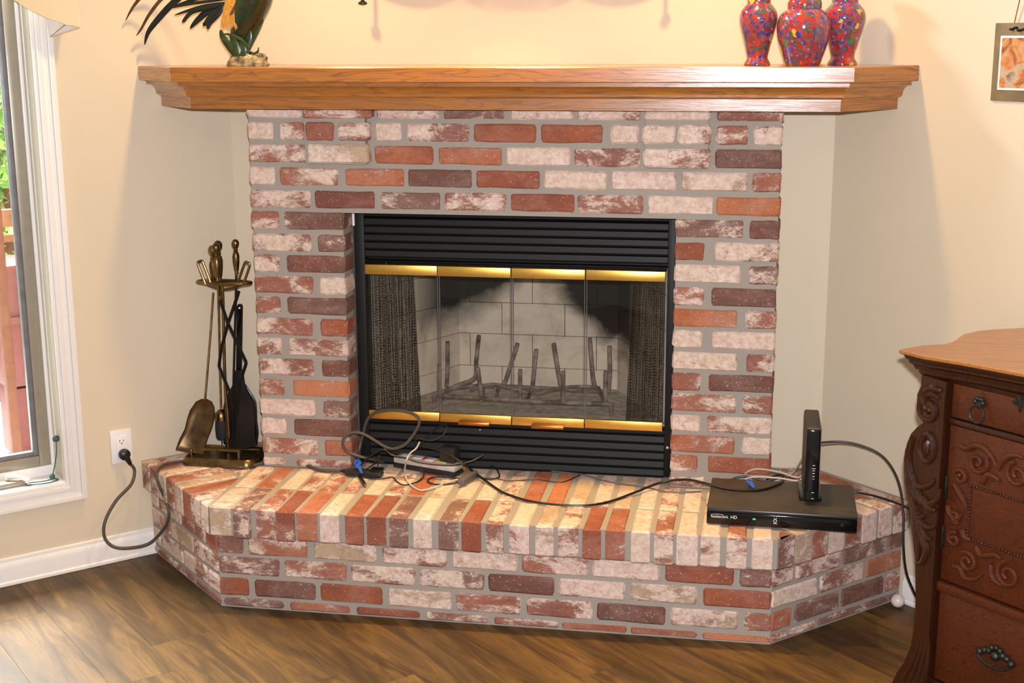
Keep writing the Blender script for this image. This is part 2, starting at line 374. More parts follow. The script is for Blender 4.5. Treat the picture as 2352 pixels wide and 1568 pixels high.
    def extrude_outline(s, pts, front, back):
        # pts: list of 3D points forming an outline; front/back: offset vectors
        n = len(pts); vs = [Vector(p)+Vector(front) for p in pts]+[Vector(p)+Vector(back) for p in pts]
        fs = [tuple(range(n)), tuple(range(2*n-1, n-1, -1))]+[(i, i+n, (i+1) % n+n, (i+1) % n) for i in range(n)]
        return s.add(vs, fs)
    def build(s, name, mat, parent=None, smooth=40, label=None, kind=None, loc=None, fixn=True):
        vs = s.v if s.xf is None else [s.xf(p) for p in s.v]
        if loc is None:
            lo = Vector((min(p.x for p in vs), min(p.y for p in vs), min(p.z for p in vs))); hi = Vector((max(p.x for p in vs), max(p.y for p in vs), max(p.z for p in vs)))
            loc = (lo+hi)/2
            if parent is None: loc.z = lo.z
        loc = Vector(loc)
        me = bpy.data.meshes.new(name); me.from_pydata([tuple(p-loc) for p in vs], [], s.f); me.validate()
        if fixn:
            bm = bmesh.new(); bm.from_mesh(me); bmesh.ops.recalc_face_normals(bm, faces=bm.faces[:]); bm.to_mesh(me); bm.free()
        if smooth:
            me.shade_smooth(); me.set_sharp_from_angle(angle=math.radians(smooth))
        me.materials.append(mat)
        o = bpy.data.objects.new(name, me); COL.objects.link(o)
        if parent is not None: o.parent = parent; o.location = loc-ORI[parent.name]
        else: o.location = loc
        ORI[o.name] = loc
        if label: o['label'] = label
        if kind: o['kind'] = kind
        return o
def tag(o, label, cat, group=None):
    o['label'] = label; o['category'] = cat
    if group: o['group'] = group
    return o
def thing(name, loc, label=None, cat=None, group=None, kind=None):
    o = bpy.data.objects.new(name, None); COL.objects.link(o); o.location = loc; ORI[o.name] = Vector(loc); o.empty_display_size = .05
    if label: tag(o, label, cat, group)
    if kind: o['kind'] = kind
    return o
def smooth_path(pts, n=6):
    P = [Vector(p) for p in pts]; out = []
    for i in range(len(P)-1):
        p0 = P[max(i-1, 0)]; p1 = P[i]; p2 = P[i+1]; p3 = P[min(i+2, len(P)-1)]
        for k in range(n):
            t_ = k/n; out.append(.5*((2*p1)+(p2-p0)*t_+(2*p0-5*p1+4*p2-p3)*t_*t_+(3*p1-p0-3*p2+p3)*t_**3))
    out.append(P[-1]); return out
def text_mesh(name, txt, size, mat, origin, xdir, ydir, parent, extrude=.0003, shear=0):
    cu = bpy.data.curves.new(name, 'FONT'); cu.body = txt; cu.size = size; cu.extrude = extrude; cu.shear = shear; cu.resolution_u = 3
    tmp = bpy.data.objects.new(name, cu); COL.objects.link(tmp); bpy.context.view_layer.update()
    me = bpy.data.meshes.new_from_object(tmp.evaluated_get(bpy.context.evaluated_depsgraph_get())); bpy.data.objects.remove(tmp); me.materials.clear(); me.materials.append(mat)
    X = Vector(xdir).normalized(); Y = Vector(ydir).normalized(); Z = X.cross(Y)
    me.transform(Matrix((X, Y, Z)).transposed().to_4x4()); me.name = name
    o = bpy.data.objects.new(name, me); COL.objects.link(o); o.parent = parent; o.location = Vector(origin)-ORI[parent.name]; return o

# ------------------------------------------------------------------ room shell
def wall(name, P, D, N, s0, s1, z1, hole=None, th=.12, z0=0):
    m = MB(); D = Vector(D); N = Vector(N)
    def blk(a, b, c, d):
        vs = [P+D*x+Vector((0, 0, z))-N*o for x in (a, b) for o in (0, th) for z in (c, d)]
        m.add(vs, [(0, 1, 3, 2), (4, 6, 7, 5), (0, 4, 5, 1), (2, 3, 7, 6), (0, 2, 6, 4), (1, 5, 7, 3)])
    if hole:
        a, b, c, d = hole
        blk(s0, a, z0, z1); blk(b, s1, z0, z1); blk(a, b, z0, c); blk(a, b, d, z1)
    else: blk(s0, s1, z0, z1)
    o = m.build(name, M['wall'], smooth=0, fixn=True); o['kind'] = 'structure'; return o
WIN = (.645, 1.75, .31, 2.15)
wall('wall_left', LC, LD, LN, -.05, 4.2, 2.75, WIN)
wall('wall_right', RC, RD, RN, -.05, 4.2, 2.75)
wall('wall_back', LC, Vector((1, 0, 0)), Vector((0, -1, 0)), 0, 1.99, 2.75, (.40, 1.60, .30, 1.25))

# floor and planks
fl = MB().prism([(-4.4, -3.0), (-1.55, -.16), (-1.10, .32), (.86, .32), (4.0, -2.85), (4.0, -4.6), (-4.4, -4.6)], -.05, -.004).build('floor', M['mortar'], smooth=0, kind='structure')
PW = .178; BM_PLANKS = []
vrow = .800; row = 0
shift = [.31, .93, .12, .70, 1.05, .45, .83, .22, .60, 1.12, .02, .5]
while vrow > -3.3:
    v1 = vrow; v0 = vrow-PW; u = -.982-shift[row % 12]
    if row == 0: v0 = vrow-.09
    while u < 3.0:
        a = max(u, -.982); b = min(u+1.22, 3.0)
        if b-a > .03:
            g = .0002; m = MB()
            L = b-a; W = v1-v0
            m.prism([(-L/2+g, -W/2+g), (L/2-g, -W/2+g), (L/2-g, W/2-g), (-L/2+g, W/2-g)], -.004, 0, .0004)
            cu_, cv_ = (a+b)/2, (v0+v1)/2
            if -1.2 < cu_*S2+cv_*S2 < 10 or True:
                me = bpy.data.meshes.new('plank'); me.from_pydata([tuple(p) for p in m.v], [], m.f); me.materials.append(M['plank'])
                o = bpy.data.objects.new('plank', me); COL.objects.link(o); o.parent = fl
                o.location = Vector((cu_*S2+cv_*S2, -cu_*S2+cv_*S2, 0))-ORI[fl.name]; o.rotation_euler = (0, 0, -PI/4)
        u += 1.22
    vrow = v0; row += 1

def along(P, D, N, name, s0, s1, prof, mat, kind='structure'):
    # extrude a (offset, z) profile along a wall
    m = MB(); n = len(prof); D = Vector(D); N = Vector(N)
    vs = [P+D*a+N*o+Vector((0, 0, z)) for a in (s0, s1) for o, z in prof]
    m.add(vs, [tuple(range(n)), tuple(range(2*n-1, n-1, -1))]+[(i, i+n, (i+1) % n+n, (i+1) % n) for i in range(n)])
    return m.build(name, mat, smooth=30, kind=kind)
BPROF = [(.0005, .001), (.018, .001), (.018, .010), (.013, .014), (.013, .060), (.011, .072), (.007, .078), (.007, .088), (.0005, .092)]
along(LC, LD, LN, 'baseboard_left', .33, 4.1, BPROF, M['white'])
along(RC, RD, RN, 'baseboard_right', .375, 4.1, BPROF, M['white'])

# ------------------------------------------------------------------ window 1
win = thing('window_1', LC+LD*1.2, kind='structure')
def wbox(m, s0, s1, z0, z1, o0, o1, bev=0):
    c = LC+LD*((s0+s1)/2)+LN*((o0+o1)/2)+Vector((0, 0, (z0+z1)/2))
    m.box(c, (abs(s1-s0), abs(o1-o0), z1-z0), rz=PI/4, bev=bev)
m = MB()                                             # casing: stepped profile pieces
a, b, c_, d_ = WIN
for (i, j, th) in ((0, .012, .010), (.012, .030, .016), (.030, .048, .013), (.048, .066, .019)):
    wbox(m, a-j, a-i, c_-j, d_+j, .0005, th, .0015)
    wbox(m, b+i, b+j, c_-j, d_+j, .0005, th, .0015)
    wbox(m, a-i, b+i, c_-j, c_-i, .0005, th, .0015)
    wbox(m, a-i, b+i, d_+i, d_+j, .0005, th, .0015)
m.build('window_casing', M['white'], win)
m = MB(); wbox(m, a, a+.004, c_, d_, -.11, 0); wbox(m, b-.004, b, c_, d_, -.11, 0); wbox(m, a, b, d_-.004, d_, -.11, 0); m.build('jamb', M['cream'], win)
m = MB(); wbox(m, a, b, c_, c_+.005, -.11, .002); wbox(m, a+.004, b-.004, c_+.005, c_+.04, -.11, -.085, .003); wbox(m, a+.004, a+.016, c_+.04, d_-.004, -.11, -.08, .003); m.build('sill', M['white'], win)
sa, sb, sz0, sz1 = a+.016, b-.016, c_+.040, d_-.02
m = MB(); wbox(m, sa, sa+.036, sz0, sz1, -.115, -.088, .003); wbox(m, sb-.036, sb, sz0, sz1, -.115, -.088, .003); wbox(m, sa+.036, sb-.036, sz0, sz0+.036, -.115, -.088, .003); wbox(m, sa+.036, sb-.036, sz1-.036, sz1, -.115, -.088, .003); m.build('sash', M['sash'], win)
m = MB(); ga, gb, gz0, gz1 = sa+.036, sb-.036, sz0+.036, sz1-.036
wbox(m, ga, ga+.017, gz0, gz1, -.118, -.095, .002); wbox(m, gb-.017, gb, gz0, gz1, -.118, -.095, .002); wbox(m, ga+.017, gb-.017, gz0, gz0+.016, -.118, -.095, .002); wbox(m, ga+.017, gb-.017, gz1-.016, gz1, -.118, -.095, .002)
m.build('inner_frame', M['gasket'], win)
m = MB(); wbox(m, ga+.015, gb-.015, gz0+.014, gz1-.014, -.110, -.106); m.build('pane', M['wglass'], win)
# crank operator on the sill, cord with stop bead
cr = MB(); q0 = LC+LD*(a+.20)+LN*-.045+Vector((0, 0, c_+.014))
cr.box(q0, (.16, .05, .018), rz=PI/4, bev=.006); o_cr = cr.build('crank_base', M['sash'], win)
cr = MB(); p0 = LC+LD*(a+.17)+LN*-.05+Vector((0, 0, c_+.028)); p1 = LC+LD*(a+.115)+LN*-.018+Vector((0, 0, c_+.022))
cr.tube([p0, p0+Vector((0, 0, .010)), (p0+p1)/2+Vector((0, 0, .012)), p1], [.008, .009, .007, .006], 8); cr.ball(p1, .010, 8); cr.build('crank_handle', M['whiteplastic'], win)
gc = MB(); zz = Vector((0, 0, 1))
cpw = [LC+LD*(a+.010)+LN*-.035+zz*1.9, LC+LD*(a+.012)+LN*-.03+zz*.8, LC+LD*(a+.013)+LN*-.02+zz*.46]; cw = MB(); cw.tube(smooth_path(cpw, 6), .0012, 6); cw.build('lift_cord', M['whiteplastic'], win)
cp = [LC+LD*(a+.013)+LN*-.02+zz*.455, LC+LD*(a+.016)+LN*-.02+zz*.40, LC+LD*(a+.03)+LN*-.03+zz*(c_+.02)]
gc.tube(smooth_path(cp, 6), .0018, 6); gc.ball(LC+LD*(a+.013)+LN*-.02+zz*.455, .011, 8)
loop = [LC+LD*(a+s_)+LN*o_+zz*(c_+.0085) for s_, o_ in ((.03, -.03), (.06, -.02), (.11, -.03), (.12, -.015), (.09, .0), (.05, .005), (.02, -.008), (.022, -.024), (.03, -.03))]
gc.tube(smooth_path(loop, 6), .0022, 6); gc.ball(LC+LD*(a+.032)+LN*-.03+zz*(c_+.016), .009, 8)
tag(gc.build('blind_cord', M['greencord']), 'thin dark green blind cord with round beads looped on the white window sill', 'cord')

# valance swag at upper left, hung on the wall over the window
vt = thing('valance', LC+LD*1.0+LN*.05+zz*1.8, 'cream fabric window valance with a pointed hanging tail at the upper left', 'curtain')
def LW(u, v, off): return at_l(u, v, off)
m = MB(); P = []
edge_lo = [(0, -24), (20, -10), (45, 8), (75, 26), (110, 42), (150, 56), (182, 61)]
for i, (u_, v_) in enumerate(edge_lo):
    q = LW(u_, v_, .075+.012*math.sin(i*1.4)); P.append(q)
n = len(P); up = []
for i, q in enumerate(P): up.append(q+zz*(.42+.01*i)+LD*.01*math.sin(i))
mid = [(p+q_)/2+LN*.015*math.sin(i*2.1) for i, (p, q_) in enumerate(zip(P, up))]
vs = P+mid+up; fs = []
for r_ in range(2):
    for i in range(n-1): fs.append((r_*n+i, r_*n+i+1, (r_+1)*n+i+1, (r_+1)*n+i))
vs2 = [q-LN*.004 for q in vs]; fs2 = [tuple(reversed([i+3*n for i in f])) for f in fs]
bord = [(i, i+3*n, i+1+3*n, i+1) for i in range(n-1)]+[(k*n+n-1, k*n+n-1+3*n, (k+1)*n+n-1+3*n, (k+1)*n+n-1) for k in range(2)]
m.add(vs+vs2, fs+fs2+bord); m.build('swag', M['fabric'], vt)
m = MB(); tl = [LW(183, 62, .074), LW(116, 84, .03), LW(107, 44, .04), LW(180, 20, .06)]
m.extrude_outline(tl, LN*.001, LN*-.003); m.build('tail', M['lining'], vt)
m = MB(); m.tube([LW(183, 62, .077), LW(150, 56, .079), LW(116, 84, .035), LW(183, 62, .077)], .0025, 6); m.build('piping', M['fabric'], vt)

# ------------------------------------------------------------------ brick pieces
BR = {'w': (.30, 1.0), 'p': (.34, .70), 'm': (.24, .56), 'r': (.26, .18), 'o': (.04, .20), 'b': (.56, .16), 'd': (.58, .48), 'y': (.92, .70), 'n': (.16, .30)}
def bcode(o, c):
    t0, w0 = BR[c]; o['tone'] = max(0, min(1, t0+R(-.05, .05))); o['white'] = max(0, w0+R(-.07, .07)); o['streak'] = R(0, 1)
def brick_mesh(L, D, H, seed):
    rs = random.Random(seed); ch = .0058; xs = [-L/2, -L/2+ch, -L/5, L/5, L/2-ch, L/2]; vs = []; fs = []
    for i, x in enumerate(xs):
        e = ch if i in (0, 5) else 0
        y, z = D/2-e, H/2-e; k = ch*.9
        prof = [(-y+k, -z), (y-k, -z), (y, -z+k), (y, z-k), (y-k, z), (-y+k, z), (-y, z-k), (-y, -z+k)]
        for (py, pz) in prof: vs.append((x+rs.uniform(-.0018, .0018), py+rs.uniform(-.0008, .0008), pz+rs.uniform(-.0019, .0019)))
    for i in range(5):
        for k in range(8): j = (k+1) % 8; fs.append((i*8+k, i*8+j, (i+1)*8+j, (i+1)*8+k))
    fs.append(tuple(range(7, -1, -1))); fs.append(tuple(40+k for k in range(8)))
    me = bpy.data.meshes.new('brick'); me.from_pydata(vs, [], fs)
    bm = bmesh.new(); bm.from_mesh(me); bmesh.ops.recalc_face_normals(bm, faces=bm.faces[:]); bm.to_mesh(me); bm.free()
    me.materials.append(M['brick']); return me
POOL = {}
def pool(kind):
    if kind not in POOL:
        L, D, H = {'S': (.19, .10, .057), 'H': (.09, .10, .057), 'T': (.19, .10, .030), 'U': (.09, .10, .030)}[kind]
        POOL[kind] = [(brick_mesh(L, D, H, hash(kind) % 1000*10+i if False else ord(kind)*10+i), L, D, H) for i in range(7)]
    return random.choice(POOL[kind])
def put_brick(parent, c, L, H, code, rz=0, ry=0, thin=False):
    kind = ('S' if L > .14 else 'H') if not thin else ('T' if L > .14 else 'U')
    me, l, d, h = pool(kind)
    o = bpy.data.objects.new('brick', me); COL.objects.link(o); o.parent = parent
    o.location = Vector(c)-ORI[parent.name]; o.rotation_euler = (0, ry, rz); o.scale = (L/l, 1, H/h); bcode(o, code); return o

# ------------------------------------------------------------------ fireplace surround
XL, XR, OL, OR_ = -.9665, .7030, -.6575, .3900
ZH = .3377
sur = thing('fireplace_surround', (-.13, .1, ZH), 'mottled pink and red reclaimed brick fireplace surround framing the black firebox', 'fireplace')
OT = at_y(1180, 494, 0).z
m = MB(); e = .005
for x0, x1, z0, z1 in ((XL+e, OL-.004, ZH-.002, OT-.003), (OR_+.004, XR-e, ZH-.002, OT-.003), (XL+e, XR-e, OT-.003, 1.520)):
    m.box(((x0+x1)/2, (e+.258)/2, (z0+z1)/2), (x1-x0, .258-e, z1-z0))
for x0, x1 in ((at_y(700, 300, 0).x, at_y(848, 300, 0).x), (at_y(1480, 300, 0).x, at_y(1633, 300, 0).x)):
    m.box(((x0+x1)/2, -.006, (1.350+1.518)/2), (x1-x0-.014, .036, 1.518-1.345))
m.build('mortar', M['mortar'], sur, smooth=0)
Lb = [270.3, 321.1, 372.2, 424.1, 475.5, 525, 575.7, 623.2, 671.4, 717.9, 766.5, 813, 859, 906, 951, 995.6, 1040, 1069]
Rb = [278, 334, 388.7, 441.7, 497, 550.4, 602.9, 654.9, 707.6, 757.6, 806.3, 856.8, 904.9, 953, 1000.3, 1048, 1093.5, 1124]
rows = [
 [(567,693,'w'),(693,853,'m',1),(864,1009,'p'),(1016,1159,'d'),(1171,1317,'w'),(1326,1474,'p'),(1480,1632,'w',1),(1646,1800,'p')],
 [(568,628,'w'),(641,699,'m'),(700,766,'r',1),(775,847,'p',1),(861,922,'w'),(933,1077,'p'),(1087,1231,'r'),(1241,1385,'r'),(1402,1467,'w'),(1475,1551,'w',1),(1557,1633,'w',1),(1645,1719,'m'),(1730,1799,'w')],
 [(570,703,'p'),(705,846,'y',1),(860,995,'n'),(1006,1154,'n'),(1161,1310,'w'),(1318,1470,'p'),(1477,1631,'p',1),(1642,1798,'b')],
 [(571,632,'w'),(641,776,'m'),(791,928,'n'),(936,1085,'b'),(1093,1241,'r'),(1249,1394,'w'),(1403,1554,'w'),(1564,1718,'y'),(1728,1796,'m')],
 [(574,713,'p'),(721,861,'b'),(872,1012,'d'),(1020,1163,'p'),(1171,1320,'r'),(1326,1477,'p'),(1486,1640,'w'),(1645,1795,'o')],
 [(576,641,'m'),(650,None,'d'),(-1,1709,'d'),(1720,1792,'b')],
 [(578,713,'p'),(728,None,'d'),(-1,1619,'r'),(1640,1790,'p')],
 [(580,641,'p'),(657,None,'b'),(-1,1702,'w'),(1719,1789,'d')],
 [(583,719,'m'),(733,None,'w'),(-1,1618,'m'),(1633,1786,'b')],
 [(584,644,'p'),(659,None,'b'),(-1,1694,'o'),(1711,1784,'m')],
 [(587,718,'m'),(735,None,'n'),(-1,1614,'w'),(1634,1781,'w')],
 [(588,648,'p'),(662,None,'p'),(-1,1694,'w'),(1713,1778,'p')],
 [(592,720,'p'),(737,None,'b'),(-1,1610,'m'),(1626,1777,'b')],
 [(596,653,'m'),(671,None,'o'),(-1,1691,'m'),(1706,1774,'m')],
 [(598,723,'w'),(741,None,'d'),(-1,1609,'w'),(1622,1773,'p')],
 [(598,656,'w'),(674,None,'b'),(-1,1687,'n'),(1703,1771,'w')],
 [(600,729,'m'),(744,None,'n'),(-1,1603,'m'),(1624,1770,'r')],
 [(600,655,'p'),(680,None,'p'),(-1,1620,'p'),(1640,1768,'p')]]
for k, rw in enumerate(rows):
    for bk in rw:
        a_, b_, cdx = bk[0], bk[1], bk[2]; pr = len(bk) > 3
        y0 = -.030 if pr else 0.0
        xc = ((a_ if a_ > 0 else 1545)+(b_ or 800))/2
        yb = Lb[k]+(Rb[k]-Lb[k])*(xc-580)/(1785-580)
        zb = at_y(xc, yb, y0).z
        hgt = .0565+R(-.001, .001)
        if k == 0: zt_ = 1.517
        elif k == 17: zt_ = zb+.028; zb = ZH+.001; zt_ = max(zt_, zb+.028)
        else: zt_ = zb+hgt
        ym = yb-21
        x0 = at_y(a_, ym, y0).x if a_ > 0 else OR_
        x1 = at_y(b_, ym, y0).x if b_ else OL
        if 0 < a_ < 620: x0 = XL+R(-.002, .002)
        if b_ and b_ > 1765: x1 = XR+R(-.002, .002)
        put_brick(sur, ((x0+x1)/2, y0+.05+R(-.0015, .0015), (zb+zt_)/2), x1-x0, zt_-zb, cdx, thin=(zt_-zb < .04), ry=R(-.004, .004))

# ------------------------------------------------------------------ raised hearth
hea = thing('raised_hearth', (-.13, -.1, 0), 'raised reclaimed brick hearth with angled ends and upright capping bricks', 'hearth')
FLx, FRx, FY = -.9766, .7155, -.395
def clip(poly, P, N):      # keep side where (p-P).N >= 0
    out = []; n = len(poly)
    for i in range(n):
        a_, b_ = Vector(poly[i]), Vector(poly[(i+1) % n]); da = (a_-Vector(P)).dot(Vector(N)); db = (b_-Vector(P)).dot(Vector(N))
        if da >= 0: out.append(a_)
        if (da >= 0) != (db >= 0): out.append(a_+(b_-a_)*(da/(da-db)))
    res = []
    for q in out:
        if not res or (q-res[-1]).length > 1e-4: res.append(q)
    if len(res) > 1 and (res[0]-res[-1]).length < 1e-4: res.pop()
    return res
Lback = Vector((-1.3815, .008)); Rback = Vector((1.1205, .0105))
def off_poly(d):           # hearth plan, front and angled sides moved in by d
    a_ = Vector((FLx+d*math.tan(PI/8), FY+d)); b_ = Vector((FRx-d*math.tan(PI/8), FY+d))
    l = Lback+Vector((S2, S2))*d; r_ = Rback+Vector((-S2, S2))*d
    return [l, a_, b_, r_, Vector((.8645, .2635)), Vector((-1.1225, .2635))]
pl = off_poly(.006); g_ = .0025
pl[0] += Vector((S2, -S2))*g_; pl[3] += Vector((-S2, -S2))*g_; pl[4] += Vector((-.001, -.001)); pl[5] += Vector((.001, -.001))
m = MB(); m.prism(pl, .0005, .245)
pl2 = off_poly(-.020); pl2[0] += Vector((S2, -S2))*g_; pl2[3] += Vector((-S2, -S2))*g_; pl2[4] += Vector((-.001, -.001)); pl2[5] += Vector((.001, -.001))
m.prism(pl2, .245, ZH-.0035); m.build('mortar', M['mortar'], hea, smooth=0)
# front courses
hb = [(1269.6, 1352), (1315.5, 1402.3), (1364.3, 1452.5), (1388, 1482)]
hrow = [
 [(500,557,'d'),(568,706,'m'),(720,863,'y'),(878,1024,'p'),(1037,1188,'y'),(1198,1350,'m'),(1361,1516,'w'),(1527,1685,'r'),(1698,1773,'d')],
 [(503,641,'d'),(653,796,'m'),(806,953,'p'),(963,1112,'d'),(1121,1272,'b'),(1283,1436,'w'),(1447,1602,'y'),(1614,1774,'r')],
 [(503,571,'r'),(584,724,'b'),(735,878,'r'),(890,1038,'y'),(1047,1196,'m'),(1208,1361,'p'),(1371,1529,'b'),(1539,1696,'y'),(1709,1773,'p')],
 [(513,650,'d'),(664,803,'n'),(817,964,'r'),(977,1120,'p'),(1133,1283,'p'),(1290,1440,'n'),(1447,1601,'r'),(1612,1769,'o')]]
HZ = []
for k, rw in enumerate(hrow):
    zs = []
    for a_, b_, cdx in rw:
        xc = (a_+b_)/2; yb = hb[k][0]+(hb[k][1]-hb[k][0])*(xc-503)/(1772-503)
        zb = at_y(xc, yb, FY).z; zt_ = zb+.0565
        if k == 3: zt_ = at_y(xc, yb-17, FY).z; zb = .006
        x0 = at_y(a_, yb-20, FY).x; x1 = at_y(b_, yb-20, FY).x
        x0 = max(x0, FLx+.001); x1 = min(x1, FRx-.001)
        put_brick(hea, ((x0+x1)/2, FY+.05+R(-.001, .001), (zb+zt_)/2), x1-x0, zt_-zb, cdx, thin=(k == 3)); zs.append((zb, zt_))
    HZ.append((sum(z[0] for z in zs)/len(zs), sum(z[1] for z in zs)/len(zs)))
# side courses
def side(P, D, Nn, L, codes, first):
    for k in range(4):
        x = .0 if (k+first) % 2 == 0 else 0; i = 0
        seq = [.085, .19, .19, .19] if (k+first) % 2 == 0 else [.19, .19, .19, .1]
        while x < L-.02 and i < 4:
            l = min(seq[i], L-x-.002)
            if l > .015:
                c = P+D*(x+l/2)-Nn*.05
                ang = math.atan2(D.y, D.x)
                put_brick(hea, (c.x, c.y, (HZ[k][0]+HZ[k][1])/2), l, HZ[k][1]-HZ[k][0], codes[(k*4+i) % len(codes)], rz=ang, thin=(k == 3))
            x += seq[i]+.012; i += 1
side(Vector((FLx-.001, FY+.001, 0)), Vector((-S2, S2, 0)), Vector((-S2, -S2, 0)), (Lback-Vector((FLx, FY))).length-.006, 'npmppymnpppmdppm', 0)
side(Vector((FRx+.001, FY+.001, 0)), Vector((S2, S2, 0)), Vector((S2, -S2, 0)), (Rback-Vector((FRx, FY))).length-.006, 'ppddwpnpndbmmddp', 0)
# rowlock capping and hearth top
def cap_brick(poly, z0, z1, code, name='brick'):
    if len(poly) < 3: return
    ar = abs(sum(poly[i][0]*poly[(i+1) % len(poly)][1]-poly[(i+1) % len(poly)][0]*poly[i][1] for i in range(len(poly))))/2
    if ar < .0008: return
    P = [Vector(p)+Vector((R(-.0020, .0020), R(-.0020, .0020))) for p in poly]
    m = MB(); m.prism(P, z0, z1+R(-.0012, .0012), .0055, .0055)
    o = m.build('brick', M['brick'], hea, smooth=0); bcode(o, code)
OV = .024; ye = FY-OV
fpx = [(484,530,'y'),(536,576,'d'),(590,632,'m'),(635,677,'r'),(683,728,'n'),(737,778,'w'),(792,835,'r'),(843,886,'r'),(894,938,'d'),(949,990,'w'),(1007,1052,'d'),(1060,1103,'r'),(1115,1157,'p'),(1170,1214,'w'),(1229,1271,'y'),(1282,1327,'p'),(1338,1381,'r'),(1390,1434,'n'),(1448,1493,'w'),(1501,1547,'m'),(1555,1601,'w'),(1610,1655,'w'),(1670,1714,'m'),(1728,1774,'w')]
back_codes = 'pnwpmpwpnyywpnoypywpwpmmp'
RB = .2395
for i, (a_, b_, cdx) in enumerate(fpx):
    yy = 1195+(i/23)*75
    x0 = at_y(a_, yy, ye).x; x1 = at_y(b_, yy, ye).x
    if i == 0: x0 = FLx-OV*math.tan(PI/8)+.002
    yj = ye+.192+R(-.006, .006)
    cap_brick([(x0, ye+R(-.003, .003)), (x1, ye+R(-.003, .003)), (x1, yj), (x0, yj)], RB+R(-.003, .003), ZH, cdx)
    yj2 = yj+.011
    cap_brick([(x0, yj2), (x1, yj2), (x1, -.006 if not (OL < x0 and x1 < OR_) else .085), (x0, -.006 if not (OL < x0 and x1 < OR_) else .085)], .30, ZH, back_codes[i % 25])
# strips behind opening edge not needed; angled ends
def cap_side(P, D, IN, L, codes, bound, n=8):
    w_ = L/n
    for i in range(n):
        a0 = w_*i+.004; a1 = w_*(i+1)-.007
        d0 = 0
        for j, ln in enumerate((.192, .192, .192)):
            q = [P+D*a0+IN*d0, P+D*a1+IN*d0, P+D*a1+IN*(d0+ln), P+D*a0+IN*(d0+ln)]
            q = [Vector((p.x, p.y)) for p in q]
            for BP, BN in bound: 
                q = clip(q, BP, BN)
                if len(q) < 3: break
            if len(q) >= 3: cap_brick(q, RB if j == 0 else .30, ZH, codes[(i*3+j) % len(codes)])
            d0 += ln+.011
Lc0 = Vector((FLx-OV*math.tan(PI/8), ye)); Rc0 = Vector((FRx+OV*math.tan(PI/8), ye))
ll = (Lback-Vector((FLx, FY))).length+.004
cap_side(Lc0, Vector((-S2, S2)), Vector((S2, S2)), ll, 'pmypppnwpyppmnpypwppmpwy', [((-.993, 0), (-1, 0)), ((0, .262), (0, -1)), ((LC.x+S2*.003, LC.y-S2*.003), (S2, -S2))])
cap_side(Rc0, Vector((S2, S2)), Vector((-S2, S2)), ll-.006, 'dppypmmpwypdpdpwpyppppnd', [((.728, 0), (1, 0)), ((0, .262), (0, -1)), ((RC.x-S2*.003, RC.y-S2*.003), (-S2, -S2))])

# ------------------------------------------------------------------ mantel
man = thing('mantel_shelf', (-.13, .0, 1.519), 'golden oak mantel shelf with stepped moulding and angled ends over the bricks', 'mantel')
def mantel_plan(o):
    fy = -.152+o
    lend = Vector((-1.3435, .0455))+Vector((S2, S2))*o; rend = Vector((1.0865, .0445))+Vector((-S2, S2))*o
    # front-left corner: from lend along (s,-s) to y=fy
    fl_ = lend+Vector((1, -1))*(lend.y-fy); fr_ = rend+Vector((-1, -1))*(rend.y-fy)
    return [lend, fl_, fr_, rend]
LE = Vector((LC.x, LC.y)); RE = Vector((RC.x, RC.y))
def mantel_part(name, prof, mat):
    m = MB(); rings = []
    for o, z in prof:
        q = mantel_plan(o); q = [q[0]+Vector((S2, -S2))*.0015, q[1], q[2], q[3]+Vector((-S2, -S2))*.0015, RE+Vector((-.002, -.003)), LE+Vector((.002, -.003))]
        rings.append([(p.x, p.y, z) for p in q])
    n = 6; vs = [p for r_ in rings for p in r_]; fs = []
    for k in range(len(rings)-1):
        for i in range(n): j = (i+1) % n; fs.append((k*n+i, k*n+j, (k+1)*n+j, (k+1)*n+i))
    fs.append(tuple(range(n-1, -1, -1))); fs.append(tuple((len(rings)-1)*n+i for i in range(n)))
    m.add(vs, fs); return m.build(name, mat, man, smooth=0)
mantel_part('shelf_board', [(.002, 1.6035), (.0, 1.6055), (0, 1.645), (.003, 1.648)], M['oak'])
cove = [(.073, 1.5550)]
cove = [(.070, 1.5485), (.070, 1.5540), (.062, 1.5545), (.060, 1.5575), (.0555, 1.5595)]
for i in range(7):
    t_ = i/6; cove.append((.0555-.026*(1-math.cos(t_*PI/2)), 1.5595+.030*math.sin(t_*PI/2)))
cove += [(.024, 1.5905), (.024, 1.6034)]
mantel_part('crown_moulding', cove, M['oak'])
mantel_part('fascia_board', [(.0715, 1.5195), (.0715, 1.5484)], M['oak'])

# ------------------------------------------------------------------ firebox insert
ins = thing('fireplace_insert', (-.13, .12, ZH), 'black metal firebox with louvred vents, brass rails and glass doors', 'fireplace insert')
YI = .088
IX0, IX1, IZ0, IZ1 = OL+.006, OR_-.001, ZH+.001, OT-.004
def iz(v, u=1176): return at_y(u, v, YI).z
def ix(u, v=800): return at_y(u, v, YI).x
gx0, gx1 = ix(846, 800), ix(1527, 800)
zt1, zt0 = iz(613), iz(636)       # brass rail top/bottom at centre column
zb1, zb0 = iz(952), iz(972)
lo_t1, lo_t0 = iz(505), iz(598); lo_b1, lo_b0 = iz(985), iz(1078)
m = MB()
def ib(x0, x1, z0, z1, y0, y1, bev=.0015): m.box(((x0+x1)/2, (y0+y1)/2, (z0+z1)/2), (x1-x0, y1-y0, z1-z0), bev=bev)
ib(IX0, gx0-.004, IZ0, IZ1, YI, YI+.12); ib(gx1+.004, IX1, IZ0, IZ1, YI, YI+.12)
ib(gx0-.004, gx1+.004, lo_t1+.004, IZ1, YI, YI+.12)
